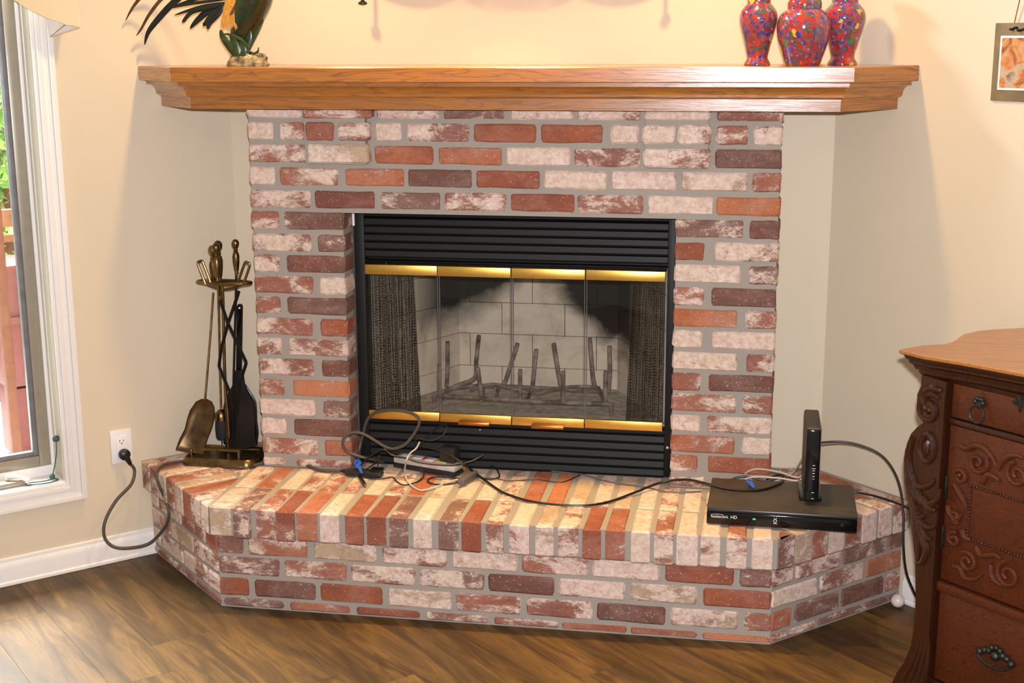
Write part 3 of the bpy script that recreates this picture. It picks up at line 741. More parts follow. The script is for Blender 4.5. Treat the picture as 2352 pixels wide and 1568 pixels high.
ib(gx0-.004, gx1+.004, zt1+.006, lo_t0-.012, YI+.004, YI+.10); ib(gx0-.004, gx1+.004, lo_b1+.002, zb0-.003, YI+.002, YI+.10)
ib(gx0-.004, gx1+.004, IZ0, lo_b0-.002, YI, YI+.10)
ib(gx0-.004, gx1+.004, lo_t0-.02, lo_t1+.01, YI+.045, YI+.06, 0); ib(gx0-.004, gx1+.004, lo_b0-.01, lo_b1+.01, YI+.045, YI+.06, 0)
m.build('metal_frame', M['blackmetal'], ins)
def louvre(z0, z1, n, dy=.012):
    h = (z1-z0)/n
    for i in range(n):
        zb = z0+i*h; pr = [(YI+.030, zb+h*.99), (YI+.006, zb+h*.80), (YI+.002, zb+h*.16), (YI-.003, zb+h*.10), (YI-.002, zb+h*.02), (YI+.006, zb+h*.04), (YI+.034, zb+h*.90)]
        mm = MB(); mm.add([(x, y, z) for x in (gx0-.003, gx1+.003) for y, z in pr], [tuple(range(7)), tuple(range(13, 6, -1))]+[(k, k+7, (k+1) % 7+7, (k+1) % 7) for k in range(7)])
        mm.build('louvre_slat', M['blackmetal'], ins, smooth=0)
louvre(lo_t0, lo_t1, 5); louvre(lo_b0, lo_b1, 5)
m = MB(); m.ball((ix(1533, 1027), YI-.003, at_y(1533, 1027, YI).z), .005, 8); m.ball((ix(1103, 986), YI-.003, at_y(1103, 986, YI).z), .003, 8); m.build('screw', M['silver'], ins)
m = MB(); m.box((IX0+.001, YI-.003, OT-.032), (.007, .004, .045)); m.build('torn_tape', M['whiteplastic'], ins, label='torn white tape scrap')
# doors: 4 panes
xs = [gx0, ix(1010), ix(1177), ix(1345), gx1]
for i in range(4):
    x0, x1 = xs[i]+.0012, xs[i+1]-.0012
    d = MB(); d.box(((x0+x1)/2, YI+.002, (zb1+zt0)/2), (x1-x0-.004, .004, zt0-zb1+.006)); dr = d.build('glass_door', M['glass'], ins, smooth=0)
    yo = (YI-.012, YI-.010)[i in (0, 3)]
    for z0, z1 in ((zt0, zt1), (zb0, zb1)):
        mm = MB(); zs_ = .0
        mm.box(((x0+x1)/2, yo, (z0+z1)/2), (x1-x0, .016, z1-z0), bev=.002, rz=(.012, -.012, .012, -.012)[i]); mm.build('brass_rail', M['brass'], dr)
    for xe in ((x0+.002) if i in (1, 2, 3) else x0, x1-.002):
        mm = MB(); mm.box((xe, YI-.001, (zb1+zt0)/2), (.002, .007, zt0-zb1)); mm.build('edge_strip', M['blackmetal'] if (i == 0 and xe < x0+.01) or (i == 3 and xe > x1-.01) else M['grey'], dr)
    if i in (1, 2):
        u0, u1, vv = ((1052, 1125, 967), (1220, 1296, 975))[i-1]
        h0 = at_y(u0, vv, YI-.03); h1 = at_y(u1, vv+3, YI-.03); hz = zb0+.002
        mm = MB(); mm.box(((h0.x+h1.x)/2, YI-.030, hz), (h1.x-h0.x, .016, .013), bev=.004); mm.box((h0.x+.01, YI-.02, hz), (.008, .012, .008)); mm.box((h1.x-.01, YI-.02, hz), (.008, .012, .008)); mm.build('door_handle', M['brassdark'], dr)
# mesh curtains
def curtain(x0, x1, lean):
    m = MB(); nx, nz = 44, 10; vs = []; fs = []
    z0, z1 = .503, zt0+.04
    for j in range(nz+1):
        f = j/nz
        for i in range(nx+1):
            g = i/nx; x = x0+(x1-x0+lean*(1-f))*g; vs.append((x, YI+.032+.009*math.sin(g*PI*9+f*.5)+.003*math.sin(g*37), z0+(z1-z0)*f))
    for j in range(nz):
        for i in range(nx): a_ = j*(nx+1)+i; fs.append((a_, a_+1, a_+nx+2, a_+nx+1))
    m.add(vs, fs); return m.build('mesh_curtain', M['chain'], ins, smooth=180, fixn=False)
curtain(gx0+.006, ix(946, 700), .018); curtain(gx1-.006, ix(1455, 640), -.022)
m = MB(); m.tube([(gx0, YI+.03, zt0+.03), (gx1, YI+.03, zt0+.03)], .004, 8); m.build('curtain_rod', M['iron'], ins)
# firebox shell and fire bricks
FZ = .500; BY = .56; bx0, bx1 = at_y(1056, 780, BY).x, at_y(1418, 780, BY).x; fx0, fx1 = gx0-.0, gx1+.0; TZ = 1.10; FYI = YI+.055
m = MB(); m.prism([(fx0-.01, FYI), (fx1+.01, FYI), (bx1+.03, BY+.03), (bx0-.03, BY+.03)], FZ-.03, FZ); m.build('firebox_floor', M['firefloor'], ins, smooth=0)
m = MB(); T = .02
for A_, B_ in (((fx0-.03, FYI), (bx0-.035, BY+.04)), ((bx0-.035, BY+.04), (bx1+.035, BY+.04)), ((bx1+.035, BY+.04), (fx1+.03, FYI))):
    A_ = Vector(A_); B_ = Vector(B_); dd = (B_-A_).normalized(); nn = Vector((-dd.y, dd.x))
    m.prism([A_, B_, B_+nn*.02, A_+nn*.02], FZ-.03, TZ+.05)
m.prism([(fx0-.03, FYI), (fx1+.03, FYI), (bx1+.05, BY+.05), (bx0-.05, BY+.05)], TZ+.03, TZ+.05)
m.build('firebox_shell', M['iron'], ins, smooth=0)
zr = [FZ, at_y(1120, 840, BY).z, at_y(1120, 766, BY).z, at_y(1120, 694, BY).z]; hgt = zr[3]-zr[2]; zr += [zr[3]+hgt, zr[3]+2*hgt, zr[3]+3*hgt]
zr = [z for z in zr if z < TZ+.03]
vj = [[1153, 1297], [1080, 1223, 1370], [1153, 1297], [1080, 1223, 1370], [1153, 1297], [1080, 1223], [1153]]
for k in range(len(zr)-1):
    xe = [bx0-.004]+[at_y(u, 800, BY).x for u in vj[k]]+[bx1+.004]
    for i in range(len(xe)-1):
        x0, x1 = xe[i]+.001, xe[i+1]-.001
        if x1-x0 < .01: continue
        mm = MB(); mm.box(((x0+x1)/2, BY+.012, (zr[k]+zr[k+1])/2), (x1-x0, .024, zr[k+1]-zr[k]-.002), bev=.0012); mm.build('fire_brick', M['firebrick'], ins, smooth=0)
    for sgn in (0, 1):
        A_ = Vector((bx0, BY, 0)) if sgn == 0 else Vector((bx1, BY, 0)); B_ = Vector((fx0-.01, FYI, 0)) if sgn == 0 else Vector((fx1+.01, FYI, 0))
        D_ = (B_-A_); Ls = D_.length; D_.normalize(); nn = Vector((D_.y, -D_.x, 0)) if sgn else Vector((-D_.y, D_.x, 0))
        if nn.dot(Vector((0, 1, 0))) < 0: nn = -nn
        cuts = [0, .13, .34, Ls] if k % 2 == 0 else [0, .23, Ls]
        for i in range(len(cuts)-1):
            c0, c1 = cuts[i]+.001, cuts[i+1]-.001
            c = A_+D_*((c0+c1)/2)+nn*.012
            mm = MB(); mm.box((c.x, c.y, (zr[k]+zr[k+1])/2), (c1-c0, .024, zr[k+1]-zr[k]-.002), rz=math.atan2(D_.y, D_.x), bev=.0012); mm.build('fire_brick', M['firebrick'], ins, smooth=0)

# fire grate, stands in the firebox
gr = thing('fire_grate', (-.13, .3, FZ), 'ash-covered iron fire grate with bent upright bars inside the firebox', 'grate')
GY = .20; GB = .34
def gz(u, v, y): return at_y(u, v, y)
def bar(name, pts, r=.0075, seg=8):
    m = MB(); m.tube(smooth_path(pts, 3), r, seg); return m.build(name, M['ash'], gr)
p = [gz(997, 941, GY), gz(998, 915, GY), gz(1006, 908, GY), gz(1100, 914, GY), gz(1250, 923, GY), gz(1395, 927, GY), gz(1403, 934, GY), gz(1405, 955, GY)]
p[0].z = p[-1].z = FZ+.0078; bar('front_bar', p)
rear = [gz(1028, 893, GB), gz(1100, 885, GB), gz(1230, 890, GB), gz(1390, 898, GB)]
bar('rear_bar', rear, .007)
for u, v0, v1 in ((1009, 836, 905), (1098, 844, 912), (1195, 848, 918), (1294, 852, 922), (1391, 852, 925)):
    u2 = u+8 if u == 1098 else u
    bar('front_post', [gz(u, v0, GY), gz((u+u2)/2, (v0+v1)/2, GY), gz(u2, v1, GY)], .0068)
for pts in (((1028, 784), (1028, 850), (1026, 885)), ((1100, 770), (1094, 830), (1090, 868), (1050, 885), (1022, 900)), ((1189, 788), (1172, 840), (1158, 880), (1138, 892)), ((1232, 802), (1226, 860), (1222, 900)), ((1272, 788), (1282, 850), (1290, 892)), ((1355, 776), (1360, 840), (1366, 885), (1385, 905)), ((1400, 795), (1401, 850), (1398, 900))):
    q = [gz(a_, b_, GB) for a_, b_ in pts]; bar('rear_post', q, .0075)
for u0, u1 in ((1028, 1009), (1110, 1105), (1145, 1135), (1222, 1205), (1290, 1296), (1375, 1393)):
    A_ = gz(u0, 890, GB); B_ = gz(u1, 918, GY); bar('cross_bar', [A_, (A_+B_)/2+Vector((0, 0, -.012)), B_], .0065)
m = MB(); lp = [gz(u, v, GB-.02) for u, v in ((1080, 895), (1130, 882), (1180, 893), (1230, 903), (1290, 890), (1360, 888), (1380, 900))]
m.tube(smooth_path(lp, 4), [.006]*25, 6); m.build('bent_strap', M['ash'], gr)

# ------------------------------------------------------------------ vases on the mantel
MZ = 1.648+.0005
def vase(name, u, y, base_v, prof, mat, label, lid=None, lidname='lid', group=None):
    c = at_y(u, 140, y); dep = (Vector((c.x, y, MZ))-CAM).dot(_f); k = dep/FPX
    o = thing(name, (c.x, y, MZ), label, 'vase', group)
    pr = [(hw*k, (base_v-v)*k) for v, hw in prof]
    pr = [(0.001, 0)]+pr
    # smooth profile
    P2 = smooth_path([Vector((a_, 0, b_)) for a_, b_ in pr[1:]], 4)
    m = MB(); m.lathe([(.001, 0)]+[(q.x, q.z) for q in P2], (c.x, y, MZ), 40); m.build('body', mat, o, smooth=60)
    if lid:
        P3 = smooth_path([Vector((hw*k, 0, (base_v-v)*k)) for v, hw in lid], 4)
        m = MB(); m.lathe([(q.x, q.z) for q in P3], (c.x, y, MZ), 40); m.build(lidname, mat, o, smooth=60)
    return o
tall = [(147, 30), (143, 30), (137, 27), (131, 24), (126, 24), (118, 25.5), (95, 31), (70, 38), (50, 42.5), (38, 43), (26, 40), (17, 34), (12, 30), (9, 27), (0, 26.5), (-14, 27), (-26, 31), (-32, 37), (-34, 36)]
tall2 = [(v, hw*1.11) for v, hw in tall]
P1 = porcelain('red_floral_porcelain_a', 1.3); P2_ = porcelain('red_floral_porcelain_b', 4.1); P3_ = porcelain('red_floral_porcelain_c', 8.8)
vase('porcelain_vase', 1739, .03, 147, tall, P1, 'red floral porcelain vase with a narrow waist, left of the round jar')
vase('ginger_jar', 1843, .00, 147, [(147, 38), (140, 41), (128, 45), (110, 51), (90, 57), (70, 60.5), (54, 60.5), (40, 57), (30, 51), (24, 44), (21.5, 38)], P2_, 'round bellied red floral ginger jar in the middle of the three', [(21.3, 38), (10, 38.5), (3, 37), (-4, 32), (-9, 24), (-14, 14), (-18, 8), (-24, 9), (-30, 5), (-32, 1)])
vase('porcelain_vase', 1935, .07, 147, tall2, P3_, 'taller red vase half hidden behind the round jar, at its right')

# ------------------------------------------------------------------ rooster figurine
ro = thing('rooster_figurine', at_y(567, 147, .0)*1.0, 'painted rooster figurine with long dark tail feathers on a rocky base', 'figurine')
RY = .0
def ry(u, v, y=RY): return at_y(u, v, y)
bc = ry(567, 147); bc.z = MZ
m = MB(); kpx = (bc-CAM).dot(_f)/FPX
vs = []; fs = []; nr, ns = 9, 26
for j in range(nr):
    f = j/(nr-1)
    for i in range(ns):
        a_ = 2*PI*i/ns
        rr = (1-.35*f**1.6)*(1+.10*mnoise.noise(Vector((math.cos(a_)*2.2, math.sin(a_)*2.2, f*4)))) if f < .97 else .25
        vs.append((bc.x+math.cos(a_)*rr*50*kpx+(6*kpx*f), RY+math.sin(a_)*rr*38*kpx, MZ+f*30*kpx*(1+.35*mnoise.noise(Vector((math.cos(a_)*3, math.sin(a_)*3, 2))) if f > .5 else 1)))
for j in range(nr-1):
    for i in range(ns): i2 = (i+1) % ns; fs.append((j*ns+i, j*ns+i2, (j+1)*ns+i2, (j+1)*ns+i))
fs.append(tuple(range(ns-1, -1, -1))); fs.append(tuple((nr-1)*ns+i for i in range(ns)))
m.add(vs, fs); m.build('rock_base', M['rock'], ro, smooth=25)
# body: one lofted surface from the thighs through breast, neck and head
m = MB()
bp = [(548, 128, 17), (548, 100, 24), (553, 80, 30), (562, 55, 38), (574, 25, 46), (585, -8, 50), (592, -40, 44), (590, -70, 32), (588, -98, 23), (592, -120, 19), (600, -136, 19), (610, -146, 14), (618, -149, 7)]
P_ = [ry(u, v) for u, v, r_ in bp]; m.tube(smooth_path(P_, 4), [q.x for q in smooth_path([Vector((r_*kpx, 0, 0)) for *_x, r_ in bp], 4)], 20, flat=.8); m.build('body', M['body'], ro, smooth=80)
m = MB(); m.tube([ry(592, -60), ry(570, -50), ry(550, -36), ry(535, -30)], [.030, .034, .022, .004], 12, flat=.6); m.build('wing', M['feathertan'], ro, smooth=80)
m = MB(); m.tube([ry(594, -148), ry(598, -160), ry(608, -162), ry(614, -154)], [.004, .010, .009, .003], 8, flat=.4); m.build('comb', M['comb'], ro)
m = MB(); m.tube([ry(617, -149), ry(626, -147), ry(634, -143)], [.006, .004, .0006], 8); m.build('beak', M['gold'], ro)
m = MB(); m.tube([ry(612, -138), ry(614, -126), ry(612, -118)], [.004, .008, .002], 8, flat=.5); m.build('wattle', M['comb'], ro)
def feather(pts, wmax, mat, name, y0=0, dy=0, parent=None):
    n = len(pts); P = [ry(u, v, RY+y0+dy*i/(n-1)) for i, (u, v) in enumerate(pts)]; P = smooth_path(P, 5); N_ = len(P)
    rr = [max(.0006, wmax*kpx*math.sin(PI*min(1, .12+.88*(i/(N_-1))))**.6) if i < N_-1 else .0006 for i in range(N_)]
    m = MB(); m.tube(P, rr, 8, flat=.25, up=(0, -1, 0)); return m.build(name, mat, parent or ro, smooth=80)
long_f = [((520, -30), (430, -60), (350, -30), (310, 10), (288, 48)), ((520, -22), (440, -40), (380, -10), (345, 30), (325, 65), (313, 82)), ((520, -15), (450, -28), (400, 5), (362, 45), (340, 75), (332, 103)),
          ((520, -38), (440, -90), (380, -70), (340, -30), (300, 20))]
for i, pf in enumerate(long_f): feather(pf, (4.5, 4, 7.5, 5)[i], M['feather'] if i in (2, 3) else M['feathertan'], 'tail_feather', -.01+.008*i, .015)
for i, (pf, wd) in enumerate([(((525, -8), (470, -6), (430, 4), (395, 16)), 4), (((522, -2), (470, 4), (430, 10), (384, 20)), 3.5), (((525, 6), (480, 12), (440, 22), (400, 35)), 4), (((520, 8), (470, 20), (440, 28), (422, 48), (421, 52)), 5), (((520, 12), (480, 25), (455, 45), (436, 66)), 7.5), (((520, 14), (500, 30), (478, 50), (465, 55)), 6), (((512, 10), (490, 30), (475, 50), (466, 60)), 6.5), (((512, 12), (500, 30), (482, 50), (477, 68)), 8.5), (((506, -4), (470, -12), (420, -8), (390, 4)), 5)]):
    feather(pf, wd, M['feather'], 'tail_feather', -.025-.003*(i % 4), .0)
for i in range(12):
    u0 = 520+i*2.6; feather(((u0+6, -20), (u0-1, 10), (u0-8, 40), (u0-13+i*.8, 62+(i*7) % 9)), 3.6, M['gold'], 'saddle_feather', -.034-.001*i, -.004)
for i in range(6):
    feather(((545+i*3, -14), (542+i*3, 8), (533+i*3, 24), (528+i*2, 36-i)), 2.2, M['feathertan'], 'saddle_feather', -.046, .0)
lv = [(((540, 128), (525, 105), (512, 85), (506, 68)), 8, -.03), (((545, 128), (532, 110), (520, 95), (508, 90)), 7, -.035), (((552, 130), (545, 110), (537, 95), (530, 85)), 9, -.036), (((565, 128), (575, 100), (590, 72), (606, 44)), 6.5, -.02), (((560, 128), (566, 105), (572, 85), (573, 66)), 9, -.025), (((572, 112), (555, 92), (530, 80), (510, 78)), 3.5, -.045), (((580, 125), (592, 118), (594, 108)), 2.5, -.03), (((548, 128), (540, 100), (528, 80)), 8, -.04), (((556, 130), (560, 112), (548, 96)), 7, -.041)]
for pf, wd, y0 in lv: feather(pf, wd, M['leaf'], 'leaf', y0, .0)

# ------------------------------------------------------------------ wall hanging above the mantel (only its lower finial is in view)
wh = thing('wall_hanging', (-.16, .25, 1.83), 'dark metal wall hanging bracket end with a button finial at the top edge', 'wall decoration')
fz = at_y(833, 6, .20)
m = MB(); zz0 = fz.z
for x, zz0 in ((fz.x, fz.z), (fz.x+.985, fz.z+.03)):
    m.lathe([(.001, 0), (.009, .001), (.0145, .004), (.0145, .008), (.008, .012), (.005, .015), (.006, .03), (.0045, .2), (.006, .3)], (x, .20, zz0-.008), 16)
    m.tube([(x, .20, zz0+.22), (x, .262, zz0+.22)], .006, 8)
m.build('hanging_rod', M['pull'], wh)
m = MB(); pts = []; W_ = .985; zz0 = fz.z
for i in range(41):
    g = i/40; pts.append((fz.x+W_*g, .205, zz0+.105-.035*abs(math.sin(g*PI*4))**.8-.02*math.sin(g*PI)))
pts += [(fz.x+W_, .205, zz0+.28), (fz.x, .205, zz0+.28)]
m.extrude_outline(pts, (0, -.003, 0), (0, .003, 0)); m.build('scalloped_panel', M['pull'], wh, smooth=0)

# ------------------------------------------------------------------ framed print on the right wall
pc = thing('hanging_picture', at_r(2330, 142, .004), 'small room-scene print on an olive mat hung on the right wall', 'picture')
def rbox(m, s0, s1, z0, z1, o0, o1, bev=0):
    c = RC+RD*((s0+s1)/2)+RN*((o0+o1)/2)+zz*((z0+z1)/2); m.box(c, (s1-s0, abs(o1-o0), z1-z0), rz=-PI/4, bev=bev)
q0 = at_r(2290, 53); q1 = at_r(2286, 231); s0_ = (q0-RC).dot(RD); pw = .165
m = MB(); rbox(m, s0_, s0_+pw, q1.z, q0.z, .001, .006, .001); m.build('mat_board', M['matboard'], pc)
i0 = (at_r(2303, 82)-RC).dot(RD); iz1 = at_r(2306, 82).z; iz0_ = at_r(2300, 206).z; iw = pw-2*(i0-s0_)
m = MB(); rbox(m, i0, i0+iw, iz0_, iz1, .0065, .008, 0); m.build('print_border', M['whiteplastic'], pc)
m = MB(); rbox(m, i0+.006, i0+iw-.006, iz0_+.006, iz1-.006, .0085, .009, 0); m.build('print', M['print_room'], pc)
m = MB(); top = RC+RD*(s0_+pw/2)+RN*.012+zz*(q0.z+.10); pA = RC+RD*(s0_+pw*.36)+RN*.006+zz*(q0.z); pB = RC+RD*(s0_+pw*.64)+RN*.006+zz*q0.z
m.tube([pA, top], .0015, 6); m.tube([top, pB], .0015, 6); m.build('hanger_wire', M['brassdark'], pc)
m = MB()
for i in range(5): m.ball(RC+RD*(s0_+.055+i*.012)+RN*.008+zz*(q0.z-.017+.004*math.sin(i*2)), .006, 6, (1.4, .6, .6))
m.build('sprig_emblem', M['iron'], pc)

# ------------------------------------------------------------------ wall outlet and plug
ot = thing('wall_outlet', at_l(283, 1024), 'white wall outlet with a black plug in its lower socket', 'outlet')
def lpt(s_, z, o): return LC+LD*s_+LN*o+zz*z
oa = (at_l(278, 1024)-LC).dot(LD); oz = at_l(281, 1023).z
def lbox(m, sc_, zc, w_, h_, o0, o1, bev=0): m.box(lpt(sc_, zc, (o0+o1)/2), (w_, o1-o0, h_), rz=PI/4, bev=bev)
m = MB(); lbox(m, oa, oz, .072, .116, .0005, .006, .002); m.build('cover_plate', M['whiteplastic'], ot)
m = MB(); lbox(m, oa, oz, .036, .070, .0062, .009, .001); m.build('socket_block', M['whiteplastic'], ot)
m = MB()
lbox(m, oa+.006, oz+.020, .002, .008, .0091, .0096); lbox(m, oa-.006, oz+.020, .002, .007, .0091, .0096); m.box(lpt(oa, oz+.011, .0094), (.004, .0006, .004), rz=PI/4); m.build('slot', M['hole'], ot)
# thick extension cord from the plug over the hearth
def hz(u, v, z=ZH+.006): return at_z(u, v, z)
CHN = Vector((-S2, -S2, 0)); CHP = Vector((FLx, FY, 0))
def ch(u, v, off): return at_p(u, v, CHP+CHN*off, CHN)
cord = thing('extension_cord', (-1.2, -.1, .10), 'thick dark grey power cord running from the wall outlet over the hearth', 'cord')
plug_p = at_l(284, 1042, .009)
m = MB(); m.lathe([(.001, 0), (.0185, .0), (.0195, .006), (.0185, .016), (.012, .022), (.001, .023)], plug_p, 20, axis=LN); m.tube([plug_p+LN*.016, plug_p+LN*.02+zz*-.02+LD*-.008, plug_p+LN*.02+zz*-.034+LD*-.014], [.011, .009, .006], 10); m.build('plug', M['rubber'], cord)
pth = [plug_p+LN*.02+zz*-.030+LD*-.012, at_l(309, 1080, .03), at_l(301, 1112, .04), at_l(266, 1150, .05), at_l(241, 1198, .06), at_l(241, 1235, .065), at_l(264, 1256, .08), at_l(305, 1257, .10), at_l(345, 1246, .11), ch(375, 1215, .012), ch(388, 1185, .012), ch(382, 1152, .014), ch(366, 1115, .034), ch(360, 1088, .036), hz(377, 1066, ZH+.010), hz(430, 1058), hz(480, 1061), hz(530, 1071), hz(570, 1071), hz(635, 1057, ZH+.008), hz(690, 1064), hz(740, 1080), hz(796, 1081, ZH+.010)]
m = MB(); m.tube(smooth_path(pth, 7), .0053, 10); m.build('cable', M['greycord'], cord)

def Z(u, v, h=.003): return at_z(u, v, ZH+h)
def cordobj(name, pts, r, mat, label, group=None, n=6):
    m = MB(); m.tube(smooth_path(pts, n), r, 8); o = m.build(name, mat); tag(o, label, 'cord', group); return o
YV = .0
def V(u, v, y=YV): return at_y(u, v, y)
lp = [Z(819, 1062, .006), V(824, 1038, .03), V(829, 1014, .035), V(836, 988, .03), V(844, 963, .02), V(862, 947, .01), V(887, 942, 0), V(916, 942, -.01), V(942, 947, -.015), V(959, 957, -.02), V(963, 971, -.02), V(956, 988, -.02), V(944, 1006, -.02), V(928, 1022, -.02), V(905, 1030, -.02), V(885, 1026, -.02), V(862, 1012, -.02), V(838, 998, -.025), V(819, 993, -.03), V(801, 996, -.035), V(789, 1008, -.04), V(788, 1024, -.04), V(799, 1037, -.035), V(819, 1046, -.03), V(842, 1052, -.02), Z(880, 1060, .012)]
cordobj('looped_cable', lp, .0052, M['greycord'], 'thick grey cord standing up in two big loops before the brass rail')
coax = [V(955, 1022, -.0), V(995, 1030, -.015), V(1024, 1041, -.03), V(1065, 1065, -.05), Z(1092, 1086, .018), Z(1131, 1115, .006), Z(1161, 1133, .004), Z(1220, 1151, .0035), Z(1290, 1159), Z(1350, 1160), Z(1402, 1151), Z(1462, 1129, .008), Z(1520, 1107, .02), Z(1575, 1101, .04), at_z(1618, 1109, ZH+.058), at_z(1669, 1122, ZH+.056), at_z(1723, 1126, ZH+.056), at_z(1759, 1122, ZH+.056), at_z(1792, 1109, ZH+.056), Z(1806, 1095, .045)]
cordobj('coaxial_cable', coax, .0038, M['rubber'], 'long black cable sagging along the hearth from power strip to cable box')
cordobj('thin_cable', [V(964, 1014, -.01), V(956, 1029, -.02), V(942, 1041, -.04), V(934, 1057, -.06), Z(930, 1076, .02), Z(932, 1096, .010), Z(942, 1112), Z(960, 1124), Z(975, 1125), Z(1004, 1117), Z(1034, 1106), Z(1063, 1097, .006)], .0029, M['whitecord'], 'pale thin cable curving down in front of the silver power strip')
cordobj('thin_cable', [Z(838, 1090, .004), Z(848, 1098), Z(877, 1099), Z(901, 1096), Z(912, 1106), Z(926, 1113), Z(948, 1110), Z(968, 1100), Z(974, 1088, .006), Z(965, 1076, .02)], .0021, M['rubber'], 'thin black cable lying left of the pale cable in a small loop')
cordobj('thin_cable', [Z(1096, 1061, .02), Z(1122, 1067, .01), Z(1139, 1076, .008), Z(1147, 1090, .006), Z(1143, 1097, .004), Z(1122, 1100), Z(1092, 1096), Z(1040, 1110, .003), Z(1000, 1112), Z(982, 1104), Z(1000, 1095), Z(1060, 1099, .008)], .0024, M['rubber'], 'black cable looping out at the right end of the silver power strip')
cordobj('thin_cable', [Z(1090, 1098, .009), Z(1128, 1097, .009), Z(1171, 1104, .002), Z(1230, 1101, .002), Z(1290, 1107, .002), Z(1331, 1091, .002), Z(1362, 1083, .002)], .0017, M['rubber'], 'wiry black cable zigzagging on the hearth under the glass doors')
cordobj('thin_cable', [Z(1150, 1070, .006), Z(1183, 1071, .003), Z(1262, 1081, .002), Z(1340, 1090, .005), Z(1403, 1107, .002), Z(1482, 1118, .002), Z(1539, 1130, .002), Z(1612, 1128, .002)], .0024, M['grey'], 'grey cable running straight right to the back of the cable box')
cordobj('thin_cable', [V(962, 1030, .03), V(975, 1010, .05), V(1000, 985, .055), V(1018, 976, .05), V(1027, 982, .04), V(1020, 996, .03), V(1003, 1008, .02), V(985, 1012, .01), V(958, 1008, .0), V(950, 1030, -.01)], .0022, M['rubber'], 'small black cable loop standing up against the lower louvres')
cordobj('thin_cable', [Z(830, 1066, .02), V(845, 1052, -.05), V(862, 1040, -.055), V(882, 1032, -.055), V(900, 1045, -.055), V(930, 1050, -.055), V(960, 1060, -.055), V(1000, 1066, -.05), V(1045, 1068, -.045), V(1085, 1058, -.03), V(1110, 1045, -.01)], .0030, M['rubber'], 'dark cable arching over the top of the silver power strip')
cordobj('thin_cable', [Z(840, 1078, .02), V(862, 1062, -.06), V(872, 1045, -.06), V(868, 1075, -.075), Z(880, 1086, .015)], .0018, M['rubber'], 'short wiry cable above the flat black adapter')
# left flat adapter, USB plug
ad = thing('plug_adapter', Z(838, 1080, 0), 'flat black cord connector at the left of the cable tangle', 'adapter')
A_ = Z(796, 1082, .012); B_ = Z(878, 1089, .012); dirv = (B_-A_).normalized(); ang = math.atan2(dirv.y, dirv.x); cxy = (A_+B_)/2
m = MB(); m.box((cxy.x, cxy.y, ZH+.012), ((B_-A_).length, .032, .020), rz=ang, bev=.004); m.build('housing', M['plastic'], ad)
m = MB(); m.box((B_.x-.018*math.cos(ang), B_.y-.018*math.sin(ang), ZH+.026), (.04, .034, .010), rz=ang, bev=.003); m.build('end_block', M['gloss'], ad)
m = MB(); m.tube([A_+dirv*.004, A_-dirv*.02], [.009, .005], 10); m.build('strain_relief', M['rubber'], ad)
us = thing('usb_plug', Z(830, 1100, 0), 'small black plug end lying on the hearth below the flat connector', 'plug')
A_ = Z(824, 1092, .0065); B_ = Z(838, 1112, .0065); m = MB(); m.tube([A_, (A_*.6+B_*.4), B_], [.0035, .006, .006], 8); m.build('shell', M['rubber'], us); m = MB(); m.tube([B_, B_+(B_-A_).normalized()*.006], .004, 8); m.build('tip', M['brassdark'], us)
m = MB(); m.tube(smooth_path([Z(818, 1072, .036), Z(826, 1064, .042), Z(822, 1056, .044), Z(815, 1064, .040)], 3), [.006]*10, 6); m.tube([Z(826, 1074, .034), Z(831, 1086, .026)], [.007, .003], 6); tag(m.build('cable_tie', M['blue']), 'light blue cable tie on the cords above the flat black connector', 'cable tie')
# power strip
ps = thing('power_strip', Z(980, 1080, 0), 'silver power strip with black underside among the tangled cords', 'power strip')
A_ = Z(903, 1074, 0); B_ = Z(1044, 1098, 0); dv = (B_-A_).normalized(); ang = math.atan2(dv.y, dv.x); nv = Vector((-dv.y, dv.x, 0)); Ls = (B_-A_).length; W_ = .062; C_ = (A_+B_)/2+nv*W_/2
m = MB(); m.box((C_.x, C_.y, ZH+.010), (Ls, W_, .016), rz=ang, bev=.003); m.build('underside', M['plastic'], ps)
m = MB(); m.box((C_.x, C_.y, ZH+.028), (Ls-.002, W_-.002, .020), rz=ang, bev=.004); m.build('cover', M['silver'], ps)
for i in range(4):
    c = C_+dv*(-Ls*.36+i*Ls*.2); m = MB(); m.box((c.x, c.y, ZH+.039), (.030, .028, .003), rz=ang, bev=.001); m.build('socket', M['whiteplastic'], ps)
c = C_-dv*Ls*.05+nv*.0; m = MB(); m.box((c.x, c.y, ZH+.0400), (.012, .018, .006), rz=ang, bev=.002); m.build('switch', M['red'], ps)
ba = thing('power_brick', C_+dv*Ls*.34, 'black power brick plugged onto the right end of the silver strip', 'adapter')
c = C_+dv*Ls*.34+nv*.005; m = MB(); m.box((c.x, c.y, ZH+.0675), (.056, .046, .050), rz=ang, bev=.005); m.build('housing', M['plastic'], ba)
m = MB(); m.box((c.x-.03, c.y, ZH+.0415), (.03, .03, .006), rz=ang, bev=.002); tag(m.build('adapter_plug', M['yellow']), 'yellowed plug on the power strip left of the power brick', 'plug')
cc = thing('cord_connector', Z(1074, 1097, 0), 'grey barrel connector beside the right end of the power strip', 'plug')
A_ = Z(1070, 1112, .011); B_ = Z(1080, 1082, .020); m = MB(); m.box((A_+B_)/2, (.022, (B_-A_).length, .02), rz=-.25, bev=.004); m.build('housing', M['grey'], cc)
m = MB(); m.tube([Z(1066, 1076, .03), Z(1074, 1073, .03)], [.006, .007], 8); m.build('gold_ring', M['brass'], cc)

